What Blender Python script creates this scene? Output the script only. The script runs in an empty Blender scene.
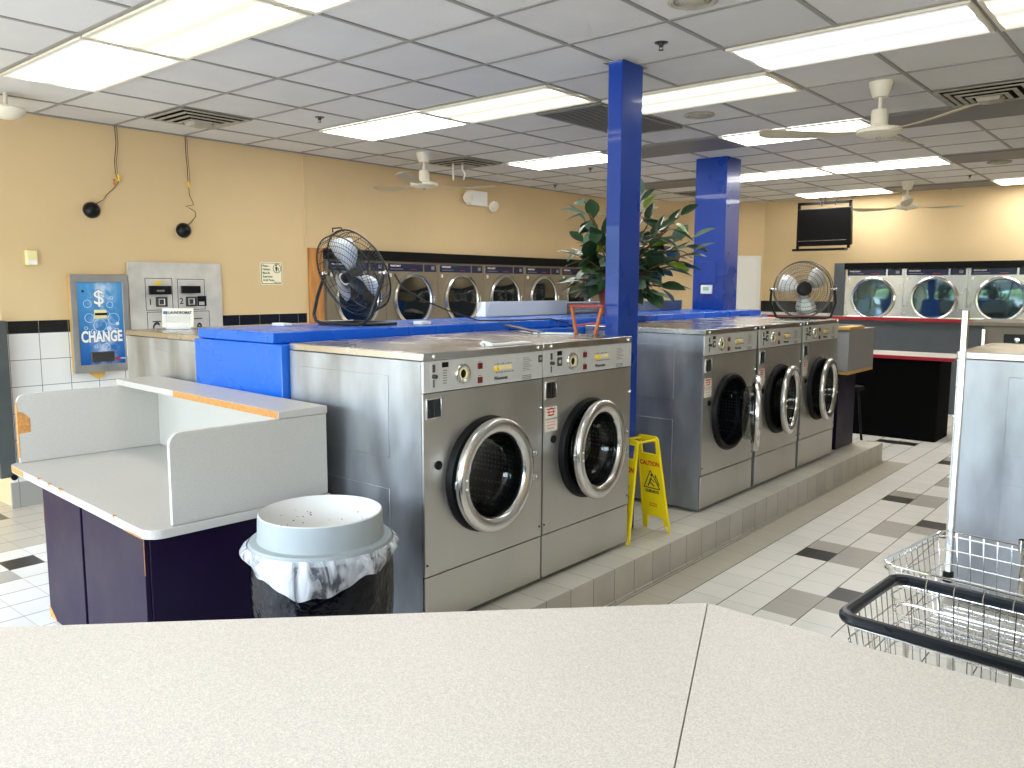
import bpy, bmesh, math, random
from mathutils import Vector, Matrix, Euler
PI = math.pi
rnd = random.Random(7)
scene = bpy.context.scene
COL = scene.collection

# ------------------------------------------------------------------ materials
def nmat(name):
    m = bpy.data.materials.new(name); m.use_nodes = True
    nt = m.node_tree
    return m, nt, nt.nodes, nt.links, nt.nodes['Principled BSDF']

def srgb(r, g, b):
    f = lambda c: (c / 12.92) if c <= .04045 else ((c + .055) / 1.055) ** 2.4
    return (f(r / 255), f(g / 255), f(b / 255), 1)

def mat(name, col, rough=.5, metal=0, var=0, scale=8, rvar=0, bump=0, bscale=60, spec=.5, coat=0, stretch=None, trans=0, ior=1.45, alpha=1, sss=0):
    m, nt, N, L, B = nmat(name)
    B.inputs['Base Color'].default_value = col
    B.inputs['Roughness'].default_value = rough
    B.inputs['Metallic'].default_value = metal
    B.inputs['Specular IOR Level'].default_value = spec
    B.inputs['Coat Weight'].default_value = coat
    B.inputs['Transmission Weight'].default_value = trans
    B.inputs['IOR'].default_value = ior
    B.inputs['Alpha'].default_value = alpha
    if var or rvar or bump:
        tc = N.new('ShaderNodeTexCoord'); mp = N.new('ShaderNodeMapping')
        L.new(tc.outputs['Object'], mp.inputs[0])
        if stretch: mp.inputs['Scale'].default_value = stretch
    if var or rvar:
        n = N.new('ShaderNodeTexNoise'); n.inputs['Scale'].default_value = scale; n.inputs['Detail'].default_value = 4
        L.new(mp.outputs[0], n.inputs['Vector'])
    if var:
        r = N.new('ShaderNodeValToRGB')
        r.color_ramp.elements[0].position = .3; r.color_ramp.elements[1].position = .7
        r.color_ramp.elements[0].color = tuple(max(0, c * (1 - var)) for c in col[:3]) + (1,)
        r.color_ramp.elements[1].color = tuple(min(1, c * (1 + var)) for c in col[:3]) + (1,)
        L.new(n.outputs[0], r.inputs[0]); L.new(r.outputs[0], B.inputs['Base Color'])
    if rvar:
        mr = N.new('ShaderNodeMapRange'); mr.inputs['From Min'].default_value = .3; mr.inputs['From Max'].default_value = .7
        mr.inputs['To Min'].default_value = max(.02, rough - rvar); mr.inputs['To Max'].default_value = rough + rvar
        L.new(n.outputs[0], mr.inputs[0]); L.new(mr.outputs[0], B.inputs['Roughness'])
    if bump:
        n2 = N.new('ShaderNodeTexNoise'); n2.inputs['Scale'].default_value = bscale; n2.inputs['Detail'].default_value = 3
        L.new(mp.outputs[0], n2.inputs['Vector'])
        b = N.new('ShaderNodeBump'); b.inputs['Strength'].default_value = bump; b.inputs['Distance'].default_value = .01
        L.new(n2.outputs[0], b.inputs['Height']); L.new(b.outputs[0], B.inputs['Normal'])
    return m

def emis(name, col, s):
    m, nt, N, L, B = nmat(name)
    B.inputs['Base Color'].default_value = (.8, .8, .8, 1)
    B.inputs['Emission Color'].default_value = col; B.inputs['Emission Strength'].default_value = s
    return m

STEEL = (.50, .49, .47, 1)
M = {}
M['brownsteel'] = mat('aged_steel', srgb(128, 118, 104), .5, .2, .08, 3)
M['steel'] = mat('brushed_steel', (.57, .56, .53, 1), .40, 1, .10, 2.2, .08, .05, 90, stretch=(1, 1, .25))
M['steel_side'] = mat('galvanised_steel', (.37, .385, .40, 1), .44, .85, .28, 3.2, .10, .05, 40, stretch=(1.6, 1.6, .55))
M['steel_lid'] = mat('steel_lid', (.52, .51, .50, 1), .24, 1, .10, 3, .08, .04, 20)
M['panel_alu'] = mat('control_plate', (.66, .66, .64, 1), .42, .35, .04, 20, .04)
M['chrome'] = mat('chrome', (.80, .80, .79, 1), .12, 1, 0, 5, .04)
M['chrome_ring'] = mat('polished_ring', (.70, .69, .67, 1), .20, 1, .05, 6, .06)
M['black_rub'] = mat('black_rubber', (.004, .004, .004, 1), .5, spec=.25)
M['black'] = mat('black_plastic', (.004, .004, .005, 1), .35, spec=.3)
M['black_mat'] = mat('black_matte', (.002, .002, .002, 1), .8, spec=.1)
M['dkgrey'] = mat('dark_grey_plastic', (.05, .055, .06, 1), .4)
M['drum'] = None
M['red_btn'] = mat('red_button', (.16, .005, .008, 1), .3)
M['cream'] = mat('cream_plastic', srgb(240, 228, 170), .4)
M['yellow_knob'] = mat('yellow_knob', srgb(250, 200, 30), .3)
M['ink'] = mat('ink', (.03, .03, .035, 1), .6)
M['ink_grey'] = mat('grey_ink', (.22, .22, .22, 1), .6)
M['ink_red'] = mat('red_ink', srgb(200, 40, 30), .6)
M['ink_white'] = mat('white_ink', (.85, .85, .85, 1), .5)
M['white'] = mat('white_plastic', srgb(238, 238, 232), .4)
M['sticker'] = mat('sticker_paper', srgb(226, 220, 205), .7, spec=.2)
M['wall'] = mat('tan_paint', srgb(214, 188, 143), .75, 0, .035, 1.2, 0, .02, 120)
M['blue'] = mat('blue_laminate', (.003, .115, .60, 1), .28, 0, .015, 3, .05, coat=.1)
M['blue_post'] = mat('blue_gloss_paint', (.002, .042, .31, 1), .30, 0, .05, 3, .05, .03, 60, spec=.4, coat=.25)
M['lam'] = None
M['lam_top'] = None
M['chip'] = mat('bare_chipboard', srgb(186, 130, 70), .8, 0, .25, 60, 0, .1, 120)
M['purple'] = mat('dark_purple_paint', (.011, .0045, .024, 1), .38, 0, .12, 4, .05, spec=.18)
M['slate'] = mat('slate_grey_laminate', srgb(88, 94, 100), .5, 0, .04, 6)
M['red_trim'] = mat('red_edge_trim', srgb(165, 20, 40), .4)
M['tan_trim'] = mat('tan_wood_edge', srgb(214, 168, 84), .5, 0, .08, 20)
M['grille'] = mat('grey_metal_grille', (.20, .195, .18, 1), .5)
M['dirty'] = mat('dusty_vent_metal', (.38, .35, .28, 1), .6, 0, .2, 10)
M['cover'] = mat('unlit_diffuser', (.16, .155, .145, 1), .5)
M['offwhite'] = mat('off_white_enamel', srgb(222, 216, 196), .35, 0, .03, 10)
M['blade_dull'] = mat('dull_fan_blade', srgb(188, 178, 150), .5, 0, .08, 6)
M['yellow'] = mat('yellow_plastic', srgb(250, 222, 10), .35, 0, .04, 12)
M['pot'] = mat('terracotta_plastic', srgb(190, 92, 62), .55, 0, .06, 10)
M['soil'] = mat('potting_soil', (.03, .02, .012, 1), .9, 0, .3, 80)
M['stem'] = mat('plant_stem', srgb(96, 78, 44), .7)
M['leaf'] = mat('leaf_green', srgb(40, 66, 42), .36, 0, .3, 5, .05, spec=.6)
M['leaf_pale'] = mat('leaf_pale', srgb(104, 130, 112), .38, 0, .2, 6, .05, spec=.6)
M['leaf_young'] = mat('leaf_young', srgb(110, 140, 40), .35, 0, .15, 5)
M['can'] = mat('grey_bin_plastic', srgb(156, 163, 162), .45, 0, .03, 6)
M['can_in'] = mat('bin_funnel_plastic', srgb(204, 203, 196), .5, 0, .02, 6)
M['can_body'] = mat('bin_body_plastic', srgb(140, 152, 160), .4, 0, .03, 6)
M['bag_black'] = mat('black_bag_film', (.002, .0025, .005, 1), .16, 0, 0, 5, 0, 1.0, 22, spec=.3)
M['wood'] = mat('knotty_pine', srgb(186, 128, 66), .6, 0, .25, 6, 0, .05, 40, stretch=(4, 4, .5))
M['wood_red'] = mat('red_painted_wood', srgb(150, 40, 30), .4)
M['wood_or'] = mat('orange_varnished_wood', srgb(176, 100, 48), .4)
M['dryer'] = mat('dryer_steel', (.60, .58, .54, 1), .26, 1, .05, 2, .05, .02, 60)
M['dryer_l'] = mat('dryer_enamel', srgb(138, 126, 104), .42, .35, .04, 3, .05)
M['navy'] = mat('navy_label', (.012, .018, .060, 1), .25)
M['tv_scr'] = mat('tv_screen', (.004, .005, .007, 1), .10)
M['wire'] = mat('black_cable', (.010, .010, .010, 1), .5)
M['wirebr'] = mat('brown_wire', (.08, .045, .02, 1), .5)
M['handle_blk'] = mat('black_bumper', (.010, .014, .018, 1), .30, 0, 0, 5, .05)
M['metal_dk'] = mat('dark_painted_steel', (.09, .10, .10, 1), .4, .3, .1, 10)
M['chg_steel'] = mat('worn_steel_plate', (.62, .60, .55, 1), .45, .35, .16, 5, .1)
M['grey_tile'] = None
M['door_white'] = mat('white_door_paint', srgb(226, 226, 220), .45)
M['black_hdr'] = mat('black_header_paint', (.004, .004, .004, 1), .6, spec=.15)
M['frame_steel'] = mat('brushed_frame_steel', (.36, .355, .34, 1), .42, .6, .10, 6, .08)
M['paper_blue'] = mat('blue_film', srgb(30, 90, 190), .4)
M['alu_dark'] = mat('cast_tray_metal', (.10, .10, .10, 1), .35, .8)
M['hookw'] = mat('white_plastic_strip', (.8, .8, .78, 1), .5)
M['fan_blade'] = mat('silver_fan_blade', (.74, .76, .78, 1), .35, .4)
M['guard'] = mat('black_wire_guard', (.02, .022, .025, 1), .35, .3)
M['guard2'] = mat('grey_wire_guard', (.12, .115, .11, 1), .35, .6)

def glassmat(name, col, rough=.03):
    m, nt, N, L, B = nmat(name)
    B.inputs['Base Color'].default_value = col; B.inputs['Roughness'].default_value = rough
    B.inputs['Transmission Weight'].default_value = 1; B.inputs['IOR'].default_value = 1.38
    return m
M['glass'] = glassmat('door_glass', (.62, .66, .66, 1))
def darkglass(name, col, rough, spec):
    return mat(name, col, rough, 0, 0, spec=spec, coat=.6)
M['glass_dk'] = darkglass('dryer_glass', (.006, .010, .012, 1), .05, 1.0)
M['glass_mir'] = mat('dryer_glass_tinted', (.10, .16, .19, 1), .06, .85)
M['acrylic'] = mat('clear_acrylic', (.9, .92, .95, 1), .1, 0, 0, alpha=.35)

def drum_mat():
    m, nt, N, L, B = nmat('perforated_drum')
    tc = N.new('ShaderNodeTexCoord'); v = N.new('ShaderNodeTexVoronoi'); v.inputs['Scale'].default_value = 42
    v.inputs['Randomness'].default_value = .15
    L.new(tc.outputs['Object'], v.inputs['Vector'])
    r = N.new('ShaderNodeValToRGB'); r.color_ramp.elements[0].position = .24; r.color_ramp.elements[1].position = .30
    r.color_ramp.elements[0].color = (.16, .17, .18, 1); r.color_ramp.elements[1].color = (.045, .05, .055, 1)
    L.new(v.outputs['Distance'], r.inputs[0]); L.new(r.outputs[0], B.inputs['Base Color'])
    B.inputs['Metallic'].default_value = .85; B.inputs['Roughness'].default_value = .33
    return m
M['drum'] = drum_mat()

def laminate(name, base, d, sc, rough, big=0):
    m, nt, N, L, B = nmat(name)
    tc = N.new('ShaderNodeTexCoord'); n = N.new('ShaderNodeTexNoise'); n.inputs['Scale'].default_value = sc; n.inputs['Detail'].default_value = 6
    n.inputs['Roughness'].default_value = .8
    L.new(tc.outputs['Object'], n.inputs['Vector'])
    r = N.new('ShaderNodeValToRGB'); r.color_ramp.elements[0].position = .36; r.color_ramp.elements[1].position = .64
    r.color_ramp.elements[0].color = tuple(c * (1 - d) for c in base[:3]) + (1,)
    r.color_ramp.elements[1].color = tuple(min(1, c * (1 + d * .6)) for c in base[:3]) + (1,)
    L.new(n.outputs[0], r.inputs[0])
    n2 = N.new('ShaderNodeTexNoise'); n2.inputs['Scale'].default_value = 2.0; n2.inputs['Detail'].default_value = 2
    L.new(tc.outputs['Object'], n2.inputs['Vector'])
    mr = N.new('ShaderNodeMapRange'); mr.inputs['To Min'].default_value = 1 - big; mr.inputs['To Max'].default_value = 1 + big
    L.new(n2.outputs[0], mr.inputs[0])
    mx = N.new('ShaderNodeVectorMath'); mx.operation = 'SCALE'
    L.new(r.outputs[0], mx.inputs[0]); L.new(mr.outputs[0], mx.inputs['Scale']); L.new(mx.outputs[0], B.inputs['Base Color'])
    B.inputs['Roughness'].default_value = rough
    return m
M['lam_top'] = laminate('speckled_counter_laminate', srgb(219, 209, 194), .32, 330, .45, .03)
M['lam'] = laminate('grey_linen_laminate', srgb(188, 184, 175), .12, 180, .42, .05)
M['lam_dk'] = laminate('grey_laminate', srgb(150, 150, 150), .10, 160, .5, .04)

def math_node(N, L, op, a, b=None, clamp=False):
    n = N.new('ShaderNodeMath'); n.operation = op; n.use_clamp = clamp
    for i, v in enumerate((a, b)):
        if v is None: continue
        if isinstance(v, (int, float)): n.inputs[i].default_value = v
        else: L.new(v, n.inputs[i])
    return n.outputs[0]

def tiled(name, col, grout, ax, pitch, off, width, rough, var=.03, strong=(1, 1), bump=.25):
    """tile surface: grout lines along the two object axes ax, with offsets"""
    m, nt, N, L, B = nmat(name)
    tc = N.new('ShaderNodeTexCoord'); sp = N.new('ShaderNodeSeparateXYZ'); L.new(tc.outputs['Object'], sp.inputs[0])
    masks = []; cells = []
    for k in range(2):
        v = math_node(N, L, 'DIVIDE', math_node(N, L, 'SUBTRACT', sp.outputs[ax[k]], off[k]), pitch[k])
        fr = math_node(N, L, 'FRACT', math_node(N, L, 'ADD', v, 100.0))
        cells.append(math_node(N, L, 'FLOOR', math_node(N, L, 'ADD', v, 100.0)))
        d = math_node(N, L, 'MINIMUM', fr, math_node(N, L, 'SUBTRACT', 1.0, fr))
        w = width[k] / pitch[k] / 2
        masks.append(math_node(N, L, 'MULTIPLY', math_node(N, L, 'LESS_THAN', d, w), strong[k]))
    mk = math_node(N, L, 'MAXIMUM', masks[0], masks[1])
    cb = N.new('ShaderNodeCombineXYZ'); L.new(cells[0], cb.inputs[0]); L.new(cells[1], cb.inputs[1])
    wn = N.new('ShaderNodeTexWhiteNoise'); L.new(cb.outputs[0], wn.inputs['Vector'])
    no = N.new('ShaderNodeTexNoise'); no.inputs['Scale'].default_value = 5; no.inputs['Detail'].default_value = 5
    L.new(tc.outputs['Object'], no.inputs['Vector'])
    s = math_node(N, L, 'ADD', math_node(N, L, 'MULTIPLY', wn.outputs['Value'], var), math_node(N, L, 'MULTIPLY', no.outputs[0], var * 2))
    s = math_node(N, L, 'ADD', s, 1 - var * 1.5)
    vm = N.new('ShaderNodeVectorMath'); vm.operation = 'SCALE'; vm.inputs[0].default_value = col[:3]; L.new(s, vm.inputs['Scale'])
    mx = N.new('ShaderNodeMix'); mx.data_type = 'RGBA'; L.new(mk, mx.inputs[0]); L.new(vm.outputs[0], mx.inputs[6]); mx.inputs[7].default_value = grout
    L.new(mx.outputs[2], B.inputs['Base Color'])
    B.inputs['Roughness'].default_value = rough
    b = N.new('ShaderNodeBump'); b.inputs['Strength'].default_value = bump; b.inputs['Distance'].default_value = .002
    L.new(math_node(N, L, 'SUBTRACT', 1.0, mk), b.inputs['Height']); L.new(b.outputs[0], B.inputs['Normal'])
    return m
GR = srgb(70, 66, 66)
FX, FY, FXO, FYO = .205, .2, -1.49, 5.04
flo = lambda n, c, r=.30: tiled(n, c, GR, (0, 1), (FX, FY), (FXO, FYO), (.006, .004), r, .05, (1, .42))
M['f_white'] = flo('white_floor_tile', srgb(240, 237, 228))
M['f_grey'] = flo('grey_floor_tile', srgb(184, 178, 168))
M['f_tan'] = flo('beige_floor_tile', srgb(196, 189, 172))
M['f_black'] = flo('black_floor_tile', srgb(44, 42, 40))
M['pl_top'] = tiled('plinth_top_tile', srgb(222, 217, 202), srgb(110, 108, 104), (0, 1), (.2, .2), (-2.335, 5.0), (.004, .004), .35, .08, (1, .7))
M['pl_side'] = tiled('plinth_face_tile', srgb(192, 187, 174), srgb(90, 88, 84), (1, 2), (.2, .5), (5.0, -.25), (.004, .004), .4, .16)
M['pl_end'] = tiled('plinth_end_tile', srgb(178, 174, 162), srgb(90, 88, 84), (0, 2), (.2, .5), (-2.35, -.25), (.004, .004), .4, .12)
M['w_tile'] = tiled('white_wall_tile', srgb(228, 228, 224), srgb(120, 118, 112), (1, 2), (.216, .205), (2.42, 1.345 - .205 * 6), (.005, .005), .25, .02)
M['w_black'] = tiled('black_wall_tile', srgb(24, 24, 26), srgb(120, 118, 112), (1, 2), (.216, .5), (2.42, 1.44 - .5), (.005, .001), .25, .02)
M['w_base'] = tiled('grey_base_tile', srgb(150, 146, 138), srgb(100, 98, 92), (1, 2), (.216, .5), (2.42, -.1), (.004, .001), .4, .06)
M['w_tileX'] = tiled('white_wall_tile_back', srgb(228, 228, 224), srgb(120, 118, 112), (0, 2), (.216, .205), (2.42, 1.345 - .205 * 6), (.005, .005), .25, .02)
M['w_blackX'] = tiled('black_wall_tile_back', srgb(24, 24, 26), srgb(120, 118, 112), (0, 2), (.216, .5), (2.42, 1.50 - .5), (.005, .001), .25, .02)

def ceil_mat():
    m, nt, N, L, B = nmat('acoustic_ceiling_tile')
    tc = N.new('ShaderNodeTexCoord'); sp = N.new('ShaderNodeSeparateXYZ'); L.new(tc.outputs['Object'], sp.inputs[0])
    cs = []
    for k, (p, o) in enumerate(((.6096, -3.354), (.595, 3.675))):
        v = math_node(N, L, 'DIVIDE', math_node(N, L, 'SUBTRACT', sp.outputs[k], o), p)
        cs.append(math_node(N, L, 'FLOOR', math_node(N, L, 'ADD', v, 100.0)))
    cb = N.new('ShaderNodeCombineXYZ'); L.new(cs[0], cb.inputs[0]); L.new(cs[1], cb.inputs[1])
    wn = N.new('ShaderNodeTexWhiteNoise'); L.new(cb.outputs[0], wn.inputs['Vector'])
    n = N.new('ShaderNodeTexNoise'); n.inputs['Scale'].default_value = 3; n.inputs['Detail'].default_value = 6
    L.new(tc.outputs['Object'], n.inputs['Vector'])
    s = math_node(N, L, 'ADD', math_node(N, L, 'MULTIPLY', wn.outputs['Value'], .10), math_node(N, L, 'MULTIPLY', n.outputs[0], .14))
    s = math_node(N, L, 'ADD', s, .86)
    vm = N.new('ShaderNodeVectorMath'); vm.operation = 'SCALE'; vm.inputs[0].default_value = srgb(212, 210, 205)[:3]; L.new(s, vm.inputs['Scale'])
    L.new(vm.outputs[0], B.inputs['Base Color']); B.inputs['Roughness'].default_value = .9
    n3 = N.new('ShaderNodeTexNoise'); n3.inputs['Scale'].default_value = 150; L.new(tc.outputs['Object'], n3.inputs['Vector'])
    b = N.new('ShaderNodeBump'); b.inputs['Strength'].default_value = .3; b.inputs['Distance'].default_value = .005
    L.new(n3.outputs[0], b.inputs['Height']); L.new(b.outputs[0], B.inputs['Normal'])
    return m
M['ceil'] = ceil_mat()
M['tbar'] = mat('ceiling_grid_bar', srgb(150, 148, 142), .5, .2)

def lamp_mat(name, base, tube, s0, s1):
    """prismatic diffuser: two tubes behind it glow as brighter bands along the panel"""
    m, nt, N, L, B = nmat(name)
    tc = N.new('ShaderNodeTexCoord'); sp = N.new('ShaderNodeSeparateXYZ'); L.new(tc.outputs['Object'], sp.inputs[0])
    def band(c):
        d = math_node(N, L, 'ABSOLUTE', math_node(N, L, 'SUBTRACT', sp.outputs[1], c))
        return math_node(N, L, 'SUBTRACT', 1.0, math_node(N, L, 'DIVIDE', d, .115), True)
    b = math_node(N, L, 'POWER', math_node(N, L, 'MAXIMUM', band(-.13), band(.13)), 2.2)
    st = math_node(N, L, 'ADD', math_node(N, L, 'MULTIPLY', b, s1 - s0), s0)
    B.inputs['Base Color'].default_value = (.22, .22, .21, 1); B.inputs['Roughness'].default_value = .5; B.inputs['Specular IOR Level'].default_value = .1
    B.inputs['Emission Color'].default_value = base
    L.new(st, B.inputs['Emission Strength'])
    return m
M['lamp_warm'] = lamp_mat('diffuser_warm', (1, .97, .80, 1), None, .36, 5.2)
M['lamp_cool'] = lamp_mat('diffuser_cool', (.97, .96, 1, 1), None, .37, 5.4)
M['lamp_far'] = lamp_mat('diffuser_far', (1, .985, .95, 1), None, 5.5, 8.5)

def bag_mat():
    m, nt, N, L, B = nmat('frosted_bag_film')
    tc = N.new('ShaderNodeTexCoord'); mp = N.new('ShaderNodeMapping'); mp.inputs['Scale'].default_value = (1, 1, .35); L.new(tc.outputs['Object'], mp.inputs[0])
    n = N.new('ShaderNodeTexNoise'); n.inputs['Scale'].default_value = 16; n.inputs['Detail'].default_value = 6; n.inputs['Distortion'].default_value = 1.2
    L.new(mp.outputs[0], n.inputs['Vector'])
    r = N.new('ShaderNodeMapRange'); r.inputs['From Min'].default_value = .38; r.inputs['From Max'].default_value = .62; r.inputs['To Min'].default_value = .12; r.inputs['To Max'].default_value = .86
    L.new(n.outputs[0], r.inputs[0]); L.new(r.outputs[0], B.inputs['Alpha'])
    B.inputs['Base Color'].default_value = (.80, .82, .84, 1); B.inputs['Roughness'].default_value = .3
    b = N.new('ShaderNodeBump'); b.inputs['Strength'].default_value = .8; b.inputs['Distance'].default_value = .02
    L.new(n.outputs[0], b.inputs['Height']); L.new(b.outputs[0], B.inputs['Normal'])
    return m
M['bag_white'] = bag_mat()

def bubble_mat():
    m, nt, N, L, B = nmat('blue_bubble_print')
    tc = N.new('ShaderNodeTexCoord'); sp = N.new('ShaderNodeSeparateXYZ'); L.new(tc.outputs['Object'], sp.inputs[0])
    mr = N.new('ShaderNodeMapRange'); mr.inputs['From Min'].default_value = 0; mr.inputs['From Max'].default_value = .7
    L.new(sp.outputs[2], mr.inputs[0])
    r = N.new('ShaderNodeValToRGB'); r.color_ramp.elements[0].color = srgb(16, 78, 160); r.color_ramp.elements[1].color = srgb(74, 150, 205)
    L.new(mr.outputs[0], r.inputs[0])
    n = N.new('ShaderNodeTexNoise'); n.inputs['Scale'].default_value = 13; n.inputs['Detail'].default_value = 4; L.new(tc.outputs['Object'], n.inputs['Vector'])
    # cloud of foam following an S-shaped column through the middle of the print
    dy = math_node(N, L, 'ABSOLUTE', math_node(N, L, 'SUBTRACT', sp.outputs[1], .02))
    f = math_node(N, L, 'SUBTRACT', 1.0, math_node(N, L, 'DIVIDE', dy, .13), True)
    f = math_node(N, L, 'MULTIPLY', f, math_node(N, L, 'MULTIPLY', math_node(N, L, 'SUBTRACT', n.outputs[0], .42), 5.0, True))
    mx = N.new('ShaderNodeMix'); mx.data_type = 'RGBA'; L.new(math_node(N, L, 'MULTIPLY', f, .6), mx.inputs[0]); L.new(r.outputs[0], mx.inputs[6]); mx.inputs[7].default_value = (.85, .92, 1, 1)
    L.new(mx.outputs[2], B.inputs['Base Color']); B.inputs['Roughness'].default_value = .35
    return m
M['bubbles'] = bubble_mat()
M['foam'] = mat('bubble_highlight', srgb(190, 220, 240), .4)

# ------------------------------------------------------------------ mesh builder
class MB:
    def __init__(s): s.bm = bmesh.new()
    def _faces(s, vs, fs, mi=0):
        v = [s.bm.verts.new(p) for p in vs]
        for f in fs:
            try:
                fc = s.bm.faces.new([v[i] for i in f]); fc.material_index = mi
            except ValueError: pass
        return v
    def box(s, x0, x1, y0, y1, z0, z1, mi=0, skip=()):
        vs = [(x0,y0,z0),(x1,y0,z0),(x1,y1,z0),(x0,y1,z0),(x0,y0,z1),(x1,y0,z1),(x1,y1,z1),(x0,y1,z1)]
        F = {'-z':(0,3,2,1),'+z':(4,5,6,7),'-y':(0,1,5,4),'+x':(1,2,6,5),'+y':(2,3,7,6),'-x':(3,0,4,7)}
        s._faces(vs, [f for k, f in F.items() if k not in skip], mi); return s
    def obox(s, c, ax, ay, az, mi=0):
        c, ax, ay, az = Vector(c), Vector(ax), Vector(ay), Vector(az)
        vs = [c + ax*i + ay*j + az*k for k in (-.5,.5) for i, j in ((-.5,-.5),(.5,-.5),(.5,.5),(-.5,.5))]
        s._faces(vs, [(0,3,2,1),(4,5,6,7),(0,1,5,4),(1,2,6,5),(2,3,7,6),(3,0,4,7)], mi); return s
    def bar(s, p0, p1, w, h, up=(0,0,1), mi=0):
        p0, p1 = Vector(p0), Vector(p1); d = p1 - p0; u = Vector(up); side = d.cross(u)
        if side.length < 1e-6: side = d.cross(Vector((1,0,0)))
        side.normalize(); u = side.cross(d).normalized()
        return s.obox((p0+p1)/2, d, side*w, u*h, mi)
    def poly(s, pts, mi=0):
        s._faces(pts, [tuple(range(len(pts)))], mi); return s
    def prism(s, pts, off, mi=0):
        n = len(pts); off = Vector(off)
        vs = [Vector(p) for p in pts] + [Vector(p) + off for p in pts]
        s._faces(vs, [tuple(range(n))[::-1], tuple(range(n, 2*n))] + [(i, (i+1) % n, (i+1) % n + n, i+n) for i in range(n)], mi); return s
    def cyl(s, p0, p1, r0, r1=None, seg=20, mi=0, caps=True):
        p0, p1 = Vector(p0), Vector(p1); r1 = r0 if r1 is None else r1
        d = (p1-p0).normalized(); a = d.orthogonal().normalized(); b = d.cross(a)
        vs = []
        for p, r in ((p0, r0), (p1, r1)):
            for i in range(seg):
                t = 2*PI*i/seg; vs.append(p + (a*math.cos(t) + b*math.sin(t))*r)
        fs = [(i, (i+1) % seg, (i+1) % seg+seg, i+seg) for i in range(seg)]
        if caps: fs += [tuple(range(seg))[::-1], tuple(range(seg, 2*seg))]
        s._faces(vs, fs, mi); return s
    def tube(s, pts, r, seg=8, closed=False, mi=0):
        pts = [Vector(p) for p in pts]; n = len(pts); rings = []
        prev = None
        for i, p in enumerate(pts):
            if closed: d = pts[(i+1) % n] - pts[i-1]
            else: d = pts[min(i+1, n-1)] - pts[max(i-1, 0)]
            d.normalize()
            if prev is None: a = d.orthogonal().normalized()
            else:
                a = prev - d*prev.dot(d)
                a = a.normalized() if a.length > 1e-6 else d.orthogonal().normalized()
            prev = a; b = d.cross(a)
            rings.append([p + (a*math.cos(2*PI*k/seg) + b*math.sin(2*PI*k/seg))*r for k in range(seg)])
        vs = [v for rg in rings for v in rg]; fs = []
        for i in range(n if closed else n-1):
            j = (i+1) % n
            if closed and j == 0:
                # find best twist offset for the closing ring
                best = min(range(seg), key=lambda o: (rings[i][0]-rings[0][o]).length)
            else: best = 0
            for k in range(seg):
                fs.append((i*seg+k, i*seg+(k+1) % seg, j*seg+(k+1+best) % seg, j*seg+(k+best) % seg))
        if not closed: fs += [tuple(range(seg))[::-1], tuple((n-1)*seg+k for k in range(seg))]
        s._faces(vs, fs, mi); return s
    def lathe(s, prof, c=(0,0,0), axis=(0,0,1), seg=48, mi=0, jit=None):
        c = Vector(c); d = Vector(axis).normalized(); a = d.orthogonal().normalized()
        if abs(d.z) > .99: a = Vector((1,0,0))
        b = d.cross(a); vs = []; fs = []
        for j, (r, h) in enumerate(prof):
            for i in range(seg):
                t = 2*PI*i/seg; rr, hh = (r, h) if jit is None else jit(r, h, t, j)
                vs.append(c + (a*math.cos(t) + b*math.sin(t))*max(rr, 1e-4) + d*hh)
        for j in range(len(prof)-1):
            for i in range(seg):
                fs.append((j*seg+i, j*seg+(i+1) % seg, (j+1)*seg+(i+1) % seg, (j+1)*seg+i))
        s._faces(vs, fs, mi); return s
    def torus(s, c, axis, R, r, seg=48, rs=8, mi=0):
        prof = [(R + r*math.cos(2*PI*k/rs), r*math.sin(2*PI*k/rs)) for k in range(rs+1)]
        return s.lathe(prof, c, axis, seg, mi)
    def plate_hole(s, x, y0, y1, z0, z1, cy, cz, R, seg=64, mi=0):
        """plate in the plane x with a round hole"""
        out = []; inn = []
        for i in range(seg):
            t = 2*PI*i/seg; c, sn = math.cos(t), math.sin(t)
            ks = []
            if c > 1e-9: ks.append((y1-cy)/c)
            if c < -1e-9: ks.append((y0-cy)/c)
            if sn > 1e-9: ks.append((z1-cz)/sn)
            if sn < -1e-9: ks.append((z0-cz)/sn)
            k = min(ks); out.append((x, cy+c*k, cz+sn*k)); inn.append((x, cy+c*R, cz+sn*R))
        # snap nearest outer points to the corners
        for cy_, cz_ in ((y0,z0),(y1,z0),(y1,z1),(y0,z1)):
            j = min(range(seg), key=lambda i: (out[i][1]-cy_)**2 + (out[i][2]-cz_)**2); out[j] = (x, cy_, cz_)
        s._faces(out+inn, [(i, (i+1) % seg, (i+1) % seg+seg, i+seg) for i in range(seg)], mi); return s
    def build(s, name, m, parent=None, loc=None, rot=None, bevel=0, smooth=True, label=None, merge=False):
        if merge: bmesh.ops.remove_doubles(s.bm, verts=s.bm.verts, dist=1e-5)
        bmesh.ops.recalc_face_normals(s.bm, faces=s.bm.faces)
        me = bpy.data.meshes.new(name); s.bm.to_mesh(me); s.bm.free()
        for mm in (m if isinstance(m, (list, tuple)) else [m]): me.materials.append(M[mm] if isinstance(mm, str) else mm)
        if smooth:
            me.shade_smooth(); me.set_sharp_from_angle(angle=math.radians(35))
        o = bpy.data.objects.new(name, me); COL.objects.link(o)
        if parent: o.parent = parent
        if loc is not None: o.location = loc
        if rot is not None: o.rotation_euler = rot
        if bevel:
            b = o.modifiers.new('bevel', 'BEVEL'); b.width = bevel; b.segments = 2; b.limit_method = 'ANGLE'; b.angle_limit = math.radians(40)
        if label: o['label'] = label
        return o

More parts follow.
